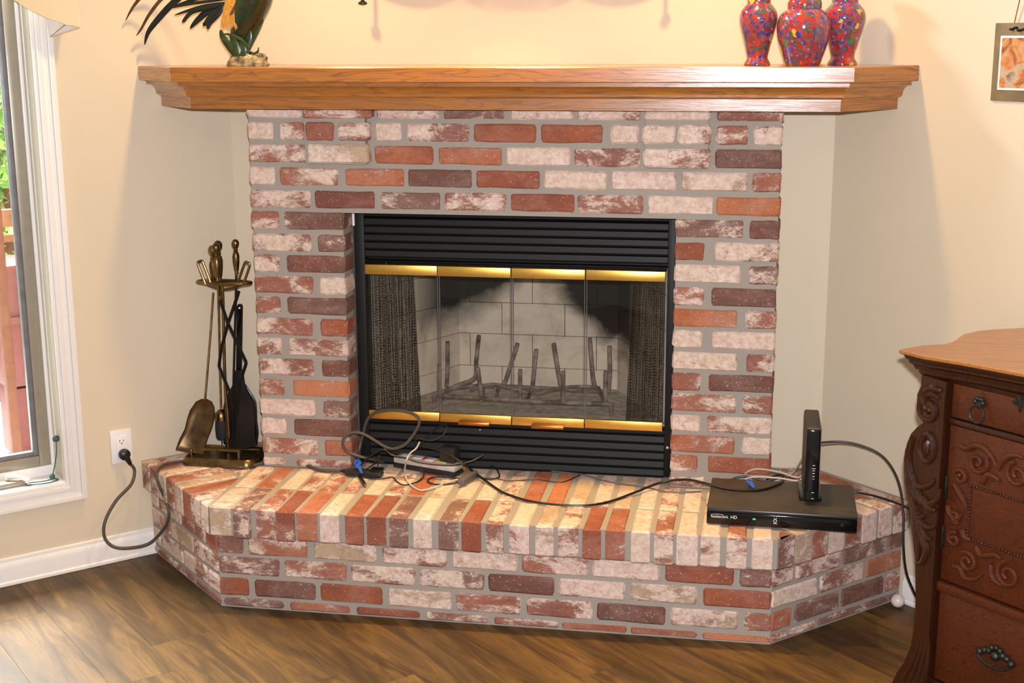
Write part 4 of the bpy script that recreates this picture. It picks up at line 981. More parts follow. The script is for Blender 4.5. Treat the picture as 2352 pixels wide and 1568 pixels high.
# ------------------------------------------------------------------ cable box and modem
cb = thing('cable_box', (.735, -.2, ZH+.001), 'flat black cable box with a green light under the upright modem', 'cable box')
bx0_, bx1_, by0, by1 = .522, .950, -.338, -.050; bz0, bz1 = ZH+.006, ZH+.052
rzb = -.018
cxb = Vector(((bx0_+bx1_)/2, (by0+by1)/2, 0))
def bb(m, x0, x1, y0, y1, z0, z1, bev): 
    c = Vector(((x0+x1)/2, (y0+y1)/2, 0))-cxb; c.rotate(Matrix.Rotation(rzb, 3, 'Z')); m.box((c.x+cxb.x, c.y+cxb.y, (z0+z1)/2), (x1-x0, y1-y0, z1-z0), rz=rzb, bev=bev)
def bp_(x, y, z): c = Vector((x, y, z))-cxb; c.rotate(Matrix.Rotation(rzb, 3, 'Z')); return c+cxb
m = MB(); bb(m, bx0_, bx1_, by0+.012, by1, bz0, bz1, .003); m.build('case', M['plasticmatte'], cb)
m = MB(); bb(m, bx0_, bx1_, by0, by0+.012, bz0-.001, bz1-.011, .002); m.build('front_panel', M['gloss'], cb)
m = MB(); bb(m, bx0_, bx1_, by0+.001, by0+.013, bz1-.011, bz1+.0005, .0045); m.build('front_edge', M['plastic'], cb)
for x in (bx0_+.03, bx1_-.03):
    for y in (by0+.04, by1-.03): m = MB(); q = bp_(x, y, 0); m.lathe([(.009, 0), (.009, .006)], (q.x, q.y, ZH+.0005), 12); m.build('foot', M['rubber'], cb)
XD = Matrix.Rotation(rzb, 3, 'Z') @ Vector((1, 0, 0)); yf = by0-.0008
text_mesh('lettering', 'suddenlink', .0115, M['print'], bp_(bx0_+.013, yf, bz0+.019), XD, (0, 0, 1), cb)
text_mesh('lettering', 'HD', .0135, M['print'], bp_(bx0_+.0685, yf, bz0+.0185), XD, (0, 0, 1), cb, .0004)
m = MB(); el = [bp_(bx0_+.030+.018*math.cos(a_), yf, bz0+.026+.0036*math.sin(a_)+.0007*math.cos(a_)) for a_ in [PI*.08+PI*1.35*i/20 for i in range(21)]]; m.tube(el, .0005, 5); m.build('swoosh_mark', M['print'], cb)
m = MB(); q = bp_(bx0_+.137, yf, bz0+.021); m.box(q, (.0085, .001, .0045), rz=rzb, bev=.0004); m.build('green_light', M['green_led'], cb)
m = MB(); q = bp_(bx0_+.197, yf, bz0+.0195); m.tube([q+Vector((.0045*math.cos(a_), 0, .0045*math.sin(a_))) for a_ in [2*PI*i/12 for i in range(13)]], .0009, 5); 
for dx_ in (-.003, .003): m.tube([q+Vector((dx_*.4, 0, .005)), q+Vector((dx_*1.4, 0, .0095))], .0006, 5)
m.box(q+Vector((0, 0, -.008)), (.011, .0008, .0018)); m.build('badge', M['print'], cb)
m = MB(); q = bp_(bx1_-.042, yf, bz0+.019); m.tube([q+Vector((.0035*math.cos(a_), 0, .0035*math.sin(a_))) for a_ in [2*PI*i/12 for i in range(13)]], .0005, 5); m.build('power_mark', M['greyprint'], cb)
md = thing('modem', (.81, -.2, bz1+.001), 'tall black upright modem with small lights standing on the cable box', 'modem')
mf = at_z(1862, 1160, bz1); mx = mf.x; my0 = mf.y+.004; mt = at_y(1868, 982, my0).z; mb = bz1+.012; mw = .0440; md_ = .205
m = MB(); m.box((mx, my0+md_/2, (mb+mt)/2), (mw, md_, mt-mb), bev=.006); m.build('case', M['plasticmatte'], md)
m = MB(); m.box((mx, my0-.001, (mb+mt)/2-.002), (mw-.002, .012, mt-mb-.006), bev=.005); m.build('front_panel', M['gloss'], md)
m = MB(); m.box((mx, my0+md_/2+.01, mb-.005), (mw+.022, md_*.8, .011), bev=.003); m.build('stand', M['gloss'], md)
m = MB()
for i in range(9): m.box((mx-mw*.38+i*mw*.76/8, my0+md_/2, mt+.0005), (.0018, md_*.86, .002))
m.build('vent_grille', M['rubber'], md)
for i, v_ in enumerate((1069, 1076, 1081, 1087, 1094, 1100, 1131, 1145)):
    q = at_y(1868, v_, my0-.0075); m = MB(); m.box((mx+.004, my0-.0074, q.z), (.007 if i != 1 else .010, .0008, .0016)); m.build('indicator_light' if i == 5 else 'marking', M['blue_led'] if i == 5 else M['print'], md)
# cables behind the modem
zb2 = lambda u, v, h=.056: at_z(u, v, ZH+h)
mbk = Vector((mx-.01, my0+md_+.004, ZH+.09))
cordobj('network_cable', [mbk+Vector((0, .0, .02)), V(1836, 1096, -.03), V(1790, 1084, -.02), V(1745, 1077, -.015), V(1722, 1081, -.015), V(1712, 1090, -.012), V(1725, 1101, -.01)], .0030, M['beigecord'], 'beige cable in the upper loop behind the cable box')
cordobj('network_cable', [mbk+Vector((0, .0, .0)), V(1836, 1103, -.05), V(1790, 1098, -.045), V(1740, 1095, -.04), V(1718, 1098, -.035), V(1704, 1106, -.03)], .0030, M['beigecord'], 'beige cable in the lower loop behind the cable box')
cordobj('network_cable', [mbk+Vector((-.004, .01, .05)), V(1829, 1075, .02), V(1812, 1092, .03), V(1790, 1102, .0), V(1760, 1108, -.02)], .0026, M['beigecord'], 'beige cable dropping steeply from the back of the modem')
cordobj('thin_cable', [V(1676, 1105, -.02), V(1690, 1097, -.02), V(1712, 1094, -.02), V(1740, 1100, -.025), V(1765, 1104, -.03), V(1790, 1096, -.03), V(1800, 1092, -.025), V(1785, 1091, -.015), V(1760, 1100, -.01)], .0034, M['rubber'], 'coiled black cable behind the beige loops by the brick pier')
m = MB(); m.tube(smooth_path([zb2(1716, 1105, .066), zb2(1722, 1110, .067), zb2(1730, 1116, .067), zb2(1724, 1108, .072)], 3), [.006]*10, 6); tag(m.build('cable_tie', M['blue']), 'blue cable tie lying on the back of the cable box', 'cable tie')
bk = Vector((mx+mw/2-.004, my0+md_+.002, at_y(1890, 1018, my0+md_).z))
cordobj('coaxial_cable', [bk, at_y(1930, 1014, -.04), at_y(1975, 1022, -.05), at_y(2020, 1042, -.07), at_y(2050, 1076, -.10), at_y(2068, 1122, -.14), at_y(2075, 1182, -.18), at_y(2075, 1250, -.2), at_y(2081, 1310, -.2), at_y(2096, 1352, -.2), at_y(2112, 1385, -.2)], .0036, M['rubber'], 'black cable arching from the modem down to the floor beside the dresser')
cordobj('coaxial_cable', [Z(1948, 1129, .004), Z(1975, 1132, .0036), Z(2015, 1140, .0036), Z(2060, 1155, .004), at_z(2092, 1170, ZH+.004)+Vector((0, 0, .0)), at_z(2125, 1195, ZH-.01)], .0034, M['rubber'], 'black cable lying across the right end of the hearth')

# ------------------------------------------------------------------ fireplace tools
ts = thing('tool_stand', (-1.13, .09, ZH+.001), 'antique brass fireplace tool stand with a rimmed tray and oval ring', 'tool stand')
# tray: rounded square rotated to follow the wall
tc = Vector((-1.125, .020)); tr_ang = math.radians(2)
tpx = [Z(417, 1069, .0), Z(578, 1069, .0), Z(603, 1050, .0), Z(560, 1020, .0), Z(462, 1020, .0)]
q = [Vector((p_.x, p_.y)) for p_ in (Z(420, 1066, 0), Z(560, 1072, 0), Z(596, 1056, 0), Z(600, 1046, 0), Z(590, 1030, 0))]
x0, x1, y0_, y1_ = -1.238, -.985, -.050, .125
TY = .040
def rrect(x0, x1, y0, y1, r_, n=4):
    out = []
    for cx, cy, a0 in ((x1-r_, y1-r_, 0), (x0+r_, y1-r_, PI/2), (x0+r_, y0+r_, PI), (x1-r_, y0+r_, 1.5*PI)):
        for i in range(n+1): a_ = a0+PI/2*i/n; out.append((cx+r_*math.cos(a_), cy+r_*math.sin(a_)))
    return out
m = MB(); n_ = 20
rings = [(rrect(x0, x1, y0_, y1_, .03), 0), (rrect(x0, x1, y0_, y1_, .03), .010), (rrect(x0+.006, x1-.006, y0_+.006, y1_-.006, .026), .022), (rrect(x0+.010, x1-.010, y0_+.010, y1_-.010, .022), .026), (rrect(x0+.016, x1-.016, y0_+.016, y1_-.016, .016), .024), (rrect(x0+.020, x1-.020, y0_+.020, y1_-.020, .014), .016)]
vs = [(p_[0], p_[1], ZH+.001+z) for rg, z in rings for p_ in rg]; N_ = len(rings[0][0]); fs = []
for k in range(len(rings)-1):
    for i in range(N_): j = (i+1) % N_; fs.append((k*N_+i, k*N_+j, (k+1)*N_+j, (k+1)*N_+i))
fs.append(tuple(range(N_-1, -1, -1))); fs.append(tuple((len(rings)-1)*N_+i for i in range(N_)))
m.add(vs, fs); m.build('tray', M['toolbrass'], ts, smooth=50)
m = MB(); hy = y0_+.020
hA = at_y(441, 1055, hy).x; hB = at_y(549, 1060, hy).x; m.tube(smooth_path([(hA, hy, ZH+.02), (hA, hy, ZH+.050), (hA+.006, hy, ZH+.055), (hB-.006, hy, ZH+.055), (hB, hy, ZH+.05), (hB, hy, ZH+.02)], 3), .0042, 8); m.build('tray_rail', M['toolbrass'], ts)
TYP = .075
def TV(u, v, y=TYP): return at_y(u, v, y)
pb = TV(524, 1030); pb.z = ZH+.018
m = MB(); m.tube([pb, TV(516, 850), TV(512, 680), TV(510, 655)], .0052, 10); m.tube([TV(526, 1005), TV(522, 940), TV(518, 900)], [.008, .007, .005], 10); m.build('pole', M['toolbrass'], ts)
m = MB(); rc = TV(515, 648); rw = (TV(576, 648)-TV(455, 648)).x/2
ringp = [rc+Vector((rw*math.cos(a_)*(1), .030*math.sin(a_), .0)) for a_ in [2*PI*i/32 for i in range(33)]]
m.tube(ringp, .0062, 8, cap=False); m.tube([rc+Vector((-rw*.85, -.01, 0)), rc+Vector((-rw*.3, 0, -.02)), rc+Vector((0, 0, -.024)), rc+Vector((rw*.3, 0, -.02)), rc+Vector((rw*.85, -.01, 0))], .004, 8); m.build('oval_ring', M['toolbrass'], ts)
def hook(u0, v0, u1, v1):
    m = MB(); A_ = TV(u0, v0, TYP-.03); B_ = TV(u1, v1, TYP-.03); d = (B_-A_).normalized(); n_ = Vector((d.z, 0, -d.x)); w_ = .0095
    m.tube(smooth_path([A_-n_*w_, B_-n_*w_-d*.01, B_-n_*w_*.6, B_, B_+n_*w_*.6, B_+n_*w_-d*.01, A_+n_*w_], 4), .0042, 8); m.build('hook_loop', M['toolbrass'], ts)
hook(478, 650, 459, 600); hook(552, 652, 569, 603)
hp = [(.002, 0), (.0060, .001), (.0075, .006), (.0060, .010), (.0085, .020), (.0115, .045), (.0125, .065), (.0100, .078), (.0060, .083), (.0088, .088), (.0060, .093), (.0085, .098), (.0120, .104), (.0135, .112), (.012, .120), (.007, .126), (.001, .128)]
def handle(mb_, u, v, y, sc_=1): c = TV(u, v, y); mb_.lathe([(a_*sc_, b_*sc_) for a_, b_ in hp], c, 16)
# shovel
sh = thing('fireplace_shovel', TV(440, 1036, .02), 'brass fireplace shovel with a wide flared blade leaning left of the stand', 'shovel')
m = MB(); handle(m, 492, 655, TYP-.01, 1.05); m.build('handle', M['toolbrass'], sh)
m = MB(); m.tube([TV(490, 672, TYP-.01), TV(484, 760, .06), TV(476, 860, .045), TV(471, 918, .04)], .0040, 8); m.build('shaft', M['toolbrass'], sh)
m = MB(); bl = [(443, 932), (450, 922), (462, 916), (475, 916), (486, 922), (492, 934), (494, 955), (488, 980), (478, 1005), (470, 1030), (466, 1043), (403, 1033), (412, 1008), (424, 985), (430, 960), (436, 942)]
yb_ = lambda v_: .040-.045*(v_-916)/125
bo = [TV(u, v, yb_(v)) for u, v in bl]
cxp = sum(bo, Vector())/len(bo)
inner = [p_+(cxp-p_)*.16+Vector((0, .010, 0)) for p_ in bo]; inner2 = [p_+(cxp-p_)*.6+Vector((0, .013, 0)) for p_ in bo]
n_ = len(bo); vs = bo+inner+inner2; fs = [(k*n_+i, k*n_+(i+1) % n_, (k+1)*n_+(i+1) % n_, (k+1)*n_+i) for k in range(2) for i in range(n_)]+[tuple(2*n_+i for i in range(n_))]
bk_ = [p_+Vector((0, .002, 0)) for p_ in vs]; N0 = len(vs); fs += [tuple(reversed([i+N0 for i in f])) for f in fs]+[(i, i+N0, (i+1) % n_+N0, (i+1) % n_) for i in range(n_)]
m.add(vs+bk_, fs); m.build('blade', M['bladebrass'], sh, smooth=60)
# brush
br = thing('hearth_brush', TV(508, 1000, .10), 'hearth brush with black bristles hanging at the centre of the stand', 'brush')
m = MB(); handle(m, 500, 648, TYP-.022, 1.02); m.build('handle', M['toolbrass'], br)
m = MB(); m.tube([TV(501, 650, TYP-.022), TV(503, 720, .08), TV(505, 840, .085), TV(508, 935, .09)], .0042, 8); m.build('shaft', M['toolbrass'], br)
m = MB(); c = TV(508, 964, .09); m.lathe([(.012, 0), (.0205, .0), (.0205, .012), (.018, .026), (.008, .036), (.004, .038)], c, 18); m.build('ferrule', M['toolbrass'], br)
m = MB(); m.lathe([(.001, -.066), (.0165, -.066), (.020, -.058), (.0215, -.03), (.0200, .0), (.001, .0)], c, 18); m.build('bristles', M['bristle'], br)
# poker
pk = thing('fireplace_poker', TV(545, 1000, .12), 'brass poker with the tallest ball-topped handle on the stand', 'poker')
m = MB(); handle(m, 544, 630, TYP+.0, .92); m.build('handle', M['toolbrass'], pk)
m = MB(); m.tube([TV(543, 632), TV(541, 720), TV(537, 860, .085), TV(534, 1000, .09)], .0042, 8); m.tube([TV(534, 1000, .09), TV(533, 1022, .09)], [.0042, .001], 8); m.build('shaft', M['iron'], pk)
# tongs
tg = thing('fire_tongs', TV(530, 900, .06), 'black iron scissor tongs crossing in diamonds on the stand', 'tongs')
for nm, pts in (('arm', ((549, 668), (524, 742), (508, 800), (503, 840), (530, 905), (536, 940))), ('arm', ((506, 690), (524, 742), (566, 832), (550, 880), (545, 950)))):
    m = MB(); P = [TV(u, v, TYP-.012) for u, v in pts]
    for i in range(len(P)-1): m.tube([P[i], P[i+1]], [.0055, .0055], 6, flat=.5, up=(0, -1, 0))
    m.build(nm, M['iron'], tg)
m = MB(); m.lathe([(.001, -.006), (.006, -.004), (.006, .004), (.001, .006)], TV(524, 742, TYP-.014), 10, axis=(0, 1, 0)); m.build('pivot', M['iron'], tg)
m = MB(); handle(m, 505, 648, TYP+.012, 1.1); m.tube([TV(507, 655, TYP+.012), TV(506, 690, TYP-.012)], .005, 8); m.build('handle', M['toolbrass'], tg)
# bellows
be = thing('hearth_bellows', TV(548, 1015, .15), 'black bellows with pleated sides and a flat holed handle behind the stand', 'bellows')
m = MB(); YB = .130
A_ = TV(551, 700, YB); B_ = TV(549, 860, YB); dv = (B_-A_); Ls = dv.length; cc_ = (A_+B_)/2
hw_ = .0085
outl = [A_+Vector((-hw_, 0, -.004)), A_+Vector((-hw_*.5, 0, .003)), A_+Vector((hw_*.5, 0, .003)), A_+Vector((hw_, 0, -.004)), B_+Vector((hw_, 0, 0)), B_+Vector((-hw_, 0, 0))]
m.extrude_outline(outl, (0, -.006, 0), (0, .006, 0)); m.build('handle', M['gloss'], be)
m = MB(); m.lathe([(.0035, 0), (.0035, .001)], TV(550, 707, YB-.0072), 12, axis=(0, -1, 0)); m.build('hang_hole', M['print'], be)
for yy, kk in ((YB-.022, 1.0), (YB+.022, .97)):
    ol = [(541, 850), (558, 850), (562, 880), (572, 905), (584, 925), (586, 960), (586, 1000), (590, 1022), (560, 1030), (520, 1026), (512, 1000), (512, 960), (518, 915), (534, 890)]
    m = MB(); m.extrude_outline([TV(u, v, yy) for u, v in ol], (0, -.004, 0), (0, .004, 0)); m.build('board', M['leather'], be, smooth=30)
for i in range(5):
    m = MB(); sc_ = 1-.06*i; ol = [(545, 868+i*2), (563, 885+i*2), (576, 905), (586, 925+i), (588-i, 965), (589-i, 1018), (545, 1030), (512+i, 1020), (513+i, 960), (520, 915), (534, 890)]
    P = [TV(u, v, YB-.014+i*.007) for u, v in ol]; m.tube(smooth_path(P+[P[0]], 2), .0046, 6, cap=False); m.build('pleat', M['leather'], be)

# ------------------------------------------------------------------ dresser on the right
DO = Vector((1.07, -.70, 0)); DA = Vector((S2, -S2, 0)); DB = Vector((S2, S2, 0))
dr = thing('dresser', DO+DA*.5+DB*.28, 'dark carved oak dresser with serpentine top along the right wall', 'dresser')
def dpt(a_, b_, z): return DO+DA*a_+DB*b_+zz*z
def fr(u, v, off=0):   # picture point on the dresser's front plane, moved off outward
    p_ = at_p(u, v, DO-DB*off, -DB); return p_
def dbox(m, a0, a1, b0, b1, z0, z1, bev=0): m.box(dpt((a0+a1)/2, (b0+b1)/2, (z0+z1)/2), (a1-a0, b1-b0, z1-z0), rz=-PI/4, bev=bev)
DT = .965; W_ = 1.05
top_out = [(-.052, -.052), (-.050, .028), (-.036, .060), (-.025, .089), (-.030, .125), (-.043, .158), (-.060, .195), (-.0725, .233), (-.076, .284), (-.060, .35), (-.03, .42), (-.01, .5), (0, .555), (W_, .555), (W_+.05, -.05), (.9, -.045), (.7, -.02), (.5, -.01), (.3, -.012), (.12, -.035), (.03, -.055)]
def plan(o, z):
    res = []; n = len(top_out)
    P = [Vector(p_) for p_ in top_out]; ar = sum(P[i].x*P[(i+1) % n].y-P[(i+1) % n].x*P[i].y for i in range(n)); sg = 1 if ar > 0 else -1
    for i in range(n):
        t1 = (P[i]-P[i-1]).normalized(); t2 = (P[(i+1) % n]-P[i]).normalized(); n1 = Vector((-t1.y, t1.x))*sg; n2 = Vector((-t2.y, t2.x))*sg
        k = P[i]+(n1+n2)*(o/max(1+n1.dot(n2), .5)); res.append(dpt(k.x, k.y, z))
    return res
def ring_part(name, prof, mat):
    m = MB(); n = len(top_out); vs = []; fs = []
    for o, z in prof: vs += plan(o, z)
    for k in range(len(prof)-1):
        for i in range(n): j = (i+1) % n; fs.append((k*n+i, k*n+j, (k+1)*n+j, (k+1)*n+i))
    fs.append(tuple(range(n-1, -1, -1))); fs.append(tuple((len(prof)-1)*n+i for i in range(n)))
    m.add(vs, fs); return m.build(name, mat, dr, smooth=30)
ring_part('top_board', [(.004, DT-.012), (0, DT-.009), (0, DT-.003), (.003, DT)], M['oaktop'])
ring_part('cornice', [(.040, DT-.062), (.036, DT-.056), (.036, DT-.050), (.030, DT-.048), (.026, DT-.038), (.018, DT-.032), (.018, DT-.026), (.012, DT-.022), (.008, DT-.0125)], M['mahogz'])
ap = lambda u, v: (fr(u, v)-DO).dot(DA)
m = MB(); dbox(m, .03, W_-.03, .012, .54, .06, DT-.062); m.build('carcass', M['mahogz'], dr, smooth=0)
# corner column outline on front plane
cl_px = [(2118, 860), (2117, 885), (2108, 905), (2107, 935), (2112, 955), (2122, 970), (2108, 980), (2094, 995), (2084, 1018), (2079, 1048), (2080, 1085), (2085, 1130), (2092, 1180), (2098, 1230), (2103, 1280), (2104, 1320), (2104, 1380), (2102, 1430), (2094, 1480), (2078, 1520), (2060, 1545), (2040, 1590), (2052, 1625)]
lft = [fr(u, v, .020) for u, v in cl_px]; lft[-1].z = .0; lft[-2].z = max(lft[-2].z, .012)
az = [((p_-DO).dot(DA), p_.z) for p_ in lft]
rgt = [(.078, .0)]+[(.074, z) for z in (.05, .3, .6, .9)]
az2 = az+[(.060, .0), (.070, .10), (.072, .3), (.072, .6), (.072, DT-.064)]
m = MB(); m.extrude_outline([dpt(a_, 0, z) for a_, z in az2], -DB*.022, DB*.05); m.build('corner_column', M['mahogz'], dr, smooth=20)
# drawers and door
d1z0, d1z1 = .806, .897
m = MB(); dbox(m, .080, W_-.08, -.004, .02, d1z0+.006, d1z1, .003); dw1 = m.build('drawer', M['mahog'], dr)
m = MB(); dbox(m, .076, W_-.076, -.008, .014, d1z0-.012, d1z0+.003, .004); m.build('rail', M['mahogz'], dr)
m = MB(); dbox(m, .080, .62, -.004, .02, .385, d1z0-.014, .003); dor = m.build('door', M['mahog'], dr)
m = MB(); dbox(m, .074, W_-.074, -.012, .014, .352, .380, .006); m.build('rail', M['mahog'], dr)
m = MB(); dbox(m, .080, W_-.08, -.002, .02, .11, .350, .003); dw2 = m.build('drawer', M['mahog'], dr)
m = MB(); dbox(m, .070, W_-.07, -.004, .02, .070, .105, .003); m.build('base_rail', M['mahogz'], dr)
m = MB(); dbox(m, W_-.07, W_, -.02, .05, 0, DT-.062, .006); dbox(m, W_-.06, W_, .49, .54, 0, .08); dbox(m, .0, .06, .49, .54, 0, .08); m.build('leg', M['mahogz'], dr)
# side panel
m = MB(); dbox(m, .022, .030, .05, .53, .07, DT-.062); m.build('side_panel', M['mahog'], dr, smooth=0)
# pulls
def ring_pull(a_, z, parent, rr=.021):
    m = MB(); m.tube([dpt(a_+rr*math.cos(t_), -.014, z-.012+rr*math.sin(t_)) for t_ in [2*PI*i/24 for i in range(25)]], .0028, 8, cap=False)
    r0 = m.build('ring_pull', M['pull'], parent)
    m = MB(); m.lathe([(.001, -.004), (.010, -.003), (.012, .002), (.007, .008), (.004, .012)], dpt(a_, -.004, z+.012), 12, axis=-DB)
    for k_ in (-1, 1): m.ball(dpt(a_+k_*.011, -.009, z+.018), .007, 8)
    for k_ in range(3): m.ball(dpt(a_-.008+.008*k_, -.010, z+.026), .0055, 8)
    m.build('backplate', M['pull'], r0)
pr = fr(2247, 940, .01); ring_pull((pr-DO).dot(DA), pr.z, dw1)
pe = fr(2342, 926, .008); ae = (pe-DO).dot(DA); ze = pe.z
m = MB(); m.extrude_outline([dpt(ae+x, -.0045, ze+z) for x, z in ((-.022, 0), (-.012, .008), (-.006, .004), (0, .022), (.006, .004), (.012, .008), (.022, 0), (.012, -.008), (.006, -.004), (0, -.022), (-.006, -.004), (-.012, -.008))], -DB*.004, DB*.0); m.build('escutcheon', M['pull'], dw1)
ph = fr(2285, 1510, .01); ah = (ph-DO).dot(DA); zh = ph.z
m = MB(); m.tube([dpt(ah+.045*math.cos(t_), -.016, zh-.002+.022*math.sin(t_)) for t_ in [PI+PI*i/14 for i in range(15)]], .0042, 8)
bh = m.build('bail_handle', M['pull'], dw2); m = MB()
for x, z, r_ in ((-.045, 0, .010), (.045, 0, .010), (0, .004, .013), (-.02, .012, .009), (.02, .012, .009), (-.012, .022, .008), (.012, .022, .008), (0, .026, .007), (-.032, .008, .009), (.032, .008, .009)): m.ball(dpt(ah+x, -.008, zh+z), r_, 8)
m.build('backplate', M['pull'], bh)
# carvings: tapering scrolls in relief
def az_of(u, v, off=.01): p_ = fr(u, v, off); return (p_-DO).dot(DA), p_.z
def relief(pts, r0, r1, b=-.006, flat=.8, seg=8):
    P = smooth_path([dpt(a_, b, z) for a_, z in pts], 5); n = len(P)
    rr = [r0+(r1-r0)*i/(n-1) for i in range(n)]; return P, rr
def scroll(m, cu_, cv_, R0, R1, a0, turns, r0, r1, off, b):
    a_, z = az_of(cu_, cv_, off); n = int(16*abs(turns))+2; P = []; rr = []
    for i in range(n):
        g = i/(n-1); rad = R0+(R1-R0)*g; an = a0+turns*2*PI*g; P.append(dpt(a_+rad*math.cos(an), b-.003*g, z+rad*math.sin(an))); rr.append((r0+(r1-r0)*g)*1.22)
    m.tube(P, rr, 8, up=-DB, flat=.9)
    m.ball(P[-1], rr[-1]*1.15, 8)
def stroke(m, px, r0, r1, off, b, mid=None):
    P = smooth_path([dpt(*az_of(u, v, off)[:1], b, az_of(u, v, off)[1]) for u, v in px], 5); n = len(P)
    rr = [(r0+(r1-r0)*i/(n-1))*1.25*(.50+.80*math.sin(PI*min(1, .15+.8*i/(n-1)))) for i in range(n)]
    m.tube(P, rr, 8, up=-DB, flat=.9)
cc_b = -.024
m = MB()
scroll(m, 2134, 944, .021, .005, PI*.55, -1.15+.0, .0075, .005, .024, cc_b); m.build('carved_scroll', M['mahogz'], dr)
m = MB(); scroll(m, 2133, 944, .029, .012, PI*.9, .95, .0068, .0055, .024, cc_b); m.build('carved_scroll', M['mahogz'], dr)
m = MB(); stroke(m, ((2125, 925), (2122, 905), (2136, 893), (2155, 895), (2162, 898)), .007, .006, .024, cc_b); stroke(m, ((2122, 915), (2134, 905), (2148, 908), (2155, 918)), .006, .005, .024, cc_b); m.build('carved_scroll', M['mahogz'], dr)
m = MB(); a_, z = az_of(2130, 1028, .024); m.tube([dpt(a_+.0195*math.cos(t_), cc_b, z+.036*math.sin(t_)) for t_ in [2*PI*i/26 for i in range(27)]], .0085, 8, cap=False, up=-DB); m.build('carved_oval', M['mahogz'], dr)
m = MB(); m.ball(dpt(a_, cc_b+.004, z), .014, 10, (1, .5, 1.6)); m.build('carved_oval', M['mahogz'], dr)
acan = [((2096, 1005), (2086, 1050), (2094, 1095), (2112, 1118), (2138, 1112), (2144, 1100)), ((2087, 1030), (2085, 1080), (2098, 1130), (2124, 1155), (2152, 1148), (2160, 1122)), ((2084, 1050), (2088, 1110), (2100, 1165), (2112, 1188), (2124, 1182)),
        ((2086, 1080), (2093, 1140), (2112, 1195), (2135, 1212), (2148, 1206)), ((2090, 1110), (2100, 1170), (2122, 1225), (2140, 1240)), ((2120, 1140), (2134, 1165), (2150, 1172)), ((2094, 1140), (2102, 1200), (2110, 1250), (2108, 1285)), ((2100, 1170), (2114, 1225), (2128, 1260), (2118, 1290), (2104, 1292)), ((2098, 1100), (2112, 1140), (2130, 1160), (2148, 1155))]
for i, st in enumerate(acan):
    m = MB(); stroke(m, st, .0072, .0055, .024, cc_b-.001*(i % 3)); m.build('carved_leaf', M['mahogz'], dr)
m = MB()
for k_ in range(4): stroke(m, ((2072+k_*16, 1560+k_*2), (2090+k_*12, 1530), (2104+k_*9, 1490), (2112+k_*6, 1450)), .006, .002, .024, cc_b+.004)
m.build('carved_flute', M['mahogz'], dr)
cb_ = -.0065
for args in ((2246, 1062, .030, .006, PI*.2, -1.25), (2206, 1095, .020, .005, PI*.9, -1.2), (2338, 1090, .032, .008, PI*.6, 1.3), (2192, 1238, .020, .006, PI*.4, 1.2), (2222, 1290, .026, .008, PI*.7, -1.3), (2316, 1320, .034, .010, PI*.6, 1.35), (2196, 1185, .018, .005, -PI*.3, -.9)):
    m = MB(); scroll(m, *args, .0055, .004, .006, cb_); m.build('carved_scroll', M['mahog'], dor)
for st in (((2206, 1024), (2222, 1030), (2240, 1022), (2262, 1030), (2282, 1055), (2292, 1078)), ((2292, 1078), (2305, 1055), (2330, 1045), (2352, 1052)), ((2192, 1112), (2205, 1135), (2216, 1155), (2220, 1170)), ((2255, 1110), (2268, 1090), (2285, 1095), (2296, 1104)), ((2176, 1160), (2182, 1180), (2198, 1195), (2208, 1180)), ((2242, 1255), (2255, 1275), (2285, 1274), (2300, 1285)), ((2190, 1300), (2205, 1305), (2215, 1325), (2238, 1330), (2256, 1318)), ((2276, 1295), (2280, 1325), (2300, 1342), (2322, 1342)), ((2210, 1215), (2216, 1232), (2230, 1240))):
    m = MB(); stroke(m, st, .0060, .004, .006, cb_); m.build('carved_leaf', M['mahog'], dor)
m = MB(); cA = az_of(2230, 1115, .006); aR = .56; zt2 = cA[1]; zb_ = az_of(2222, 1236, .006)[1]; a0 = cA[0]; bead = []
x = a0
while x < aR: bead += [(x, zt2), (x, zb_)]; x += .0085
z = zb_
while z < zt2: bead += [(a0, z), (aR, z)]; z += .0085
for x, z in bead: m.ball(dpt(x, -.0055, z), .0036, 5)
o = m.build('beaded_border', M['mahogz'], dor); o['kind'] = 'stuff'
m = MB(); dbox(m, .081, .086, -.012, -.002, .60, .66, .001); dbox(m, .081, .086, -.012, -.002, .47, .53, .001); m.build('hinge', M['pull'], dor)

# ------------------------------------------------------------------ ball on the floor
bq = at_z(2061, 1396, 0); c_b = Vector((1.137, -.062, .0215))
pc_ = at_p(2062, 1382, Vector((0, -.05, 0)), Vector((0, 1, 0))); c_b = Vector((pc_.x, pc_.y, .0212))
m = MB(); m.ball(c_b, .021, 20); tag(m.build('ball', M['ball'], smooth=180), 'small white speckled ball on the floor at the hearth right end', 'ball')

# ------------------------------------------------------------------ outside the window
OD = -LN
def opt(s_, o_, z): return LC+LD*s_-LN*o_+zz*z
dk = MB()
for i in range(16):
    c = opt(1.9, .30+i*.145, -.06); dk.box(c, (4.5, .138, .03), rz=PI/4)
dko = dk.build('deck', M['deck']); dko['kind'] = 'structure'
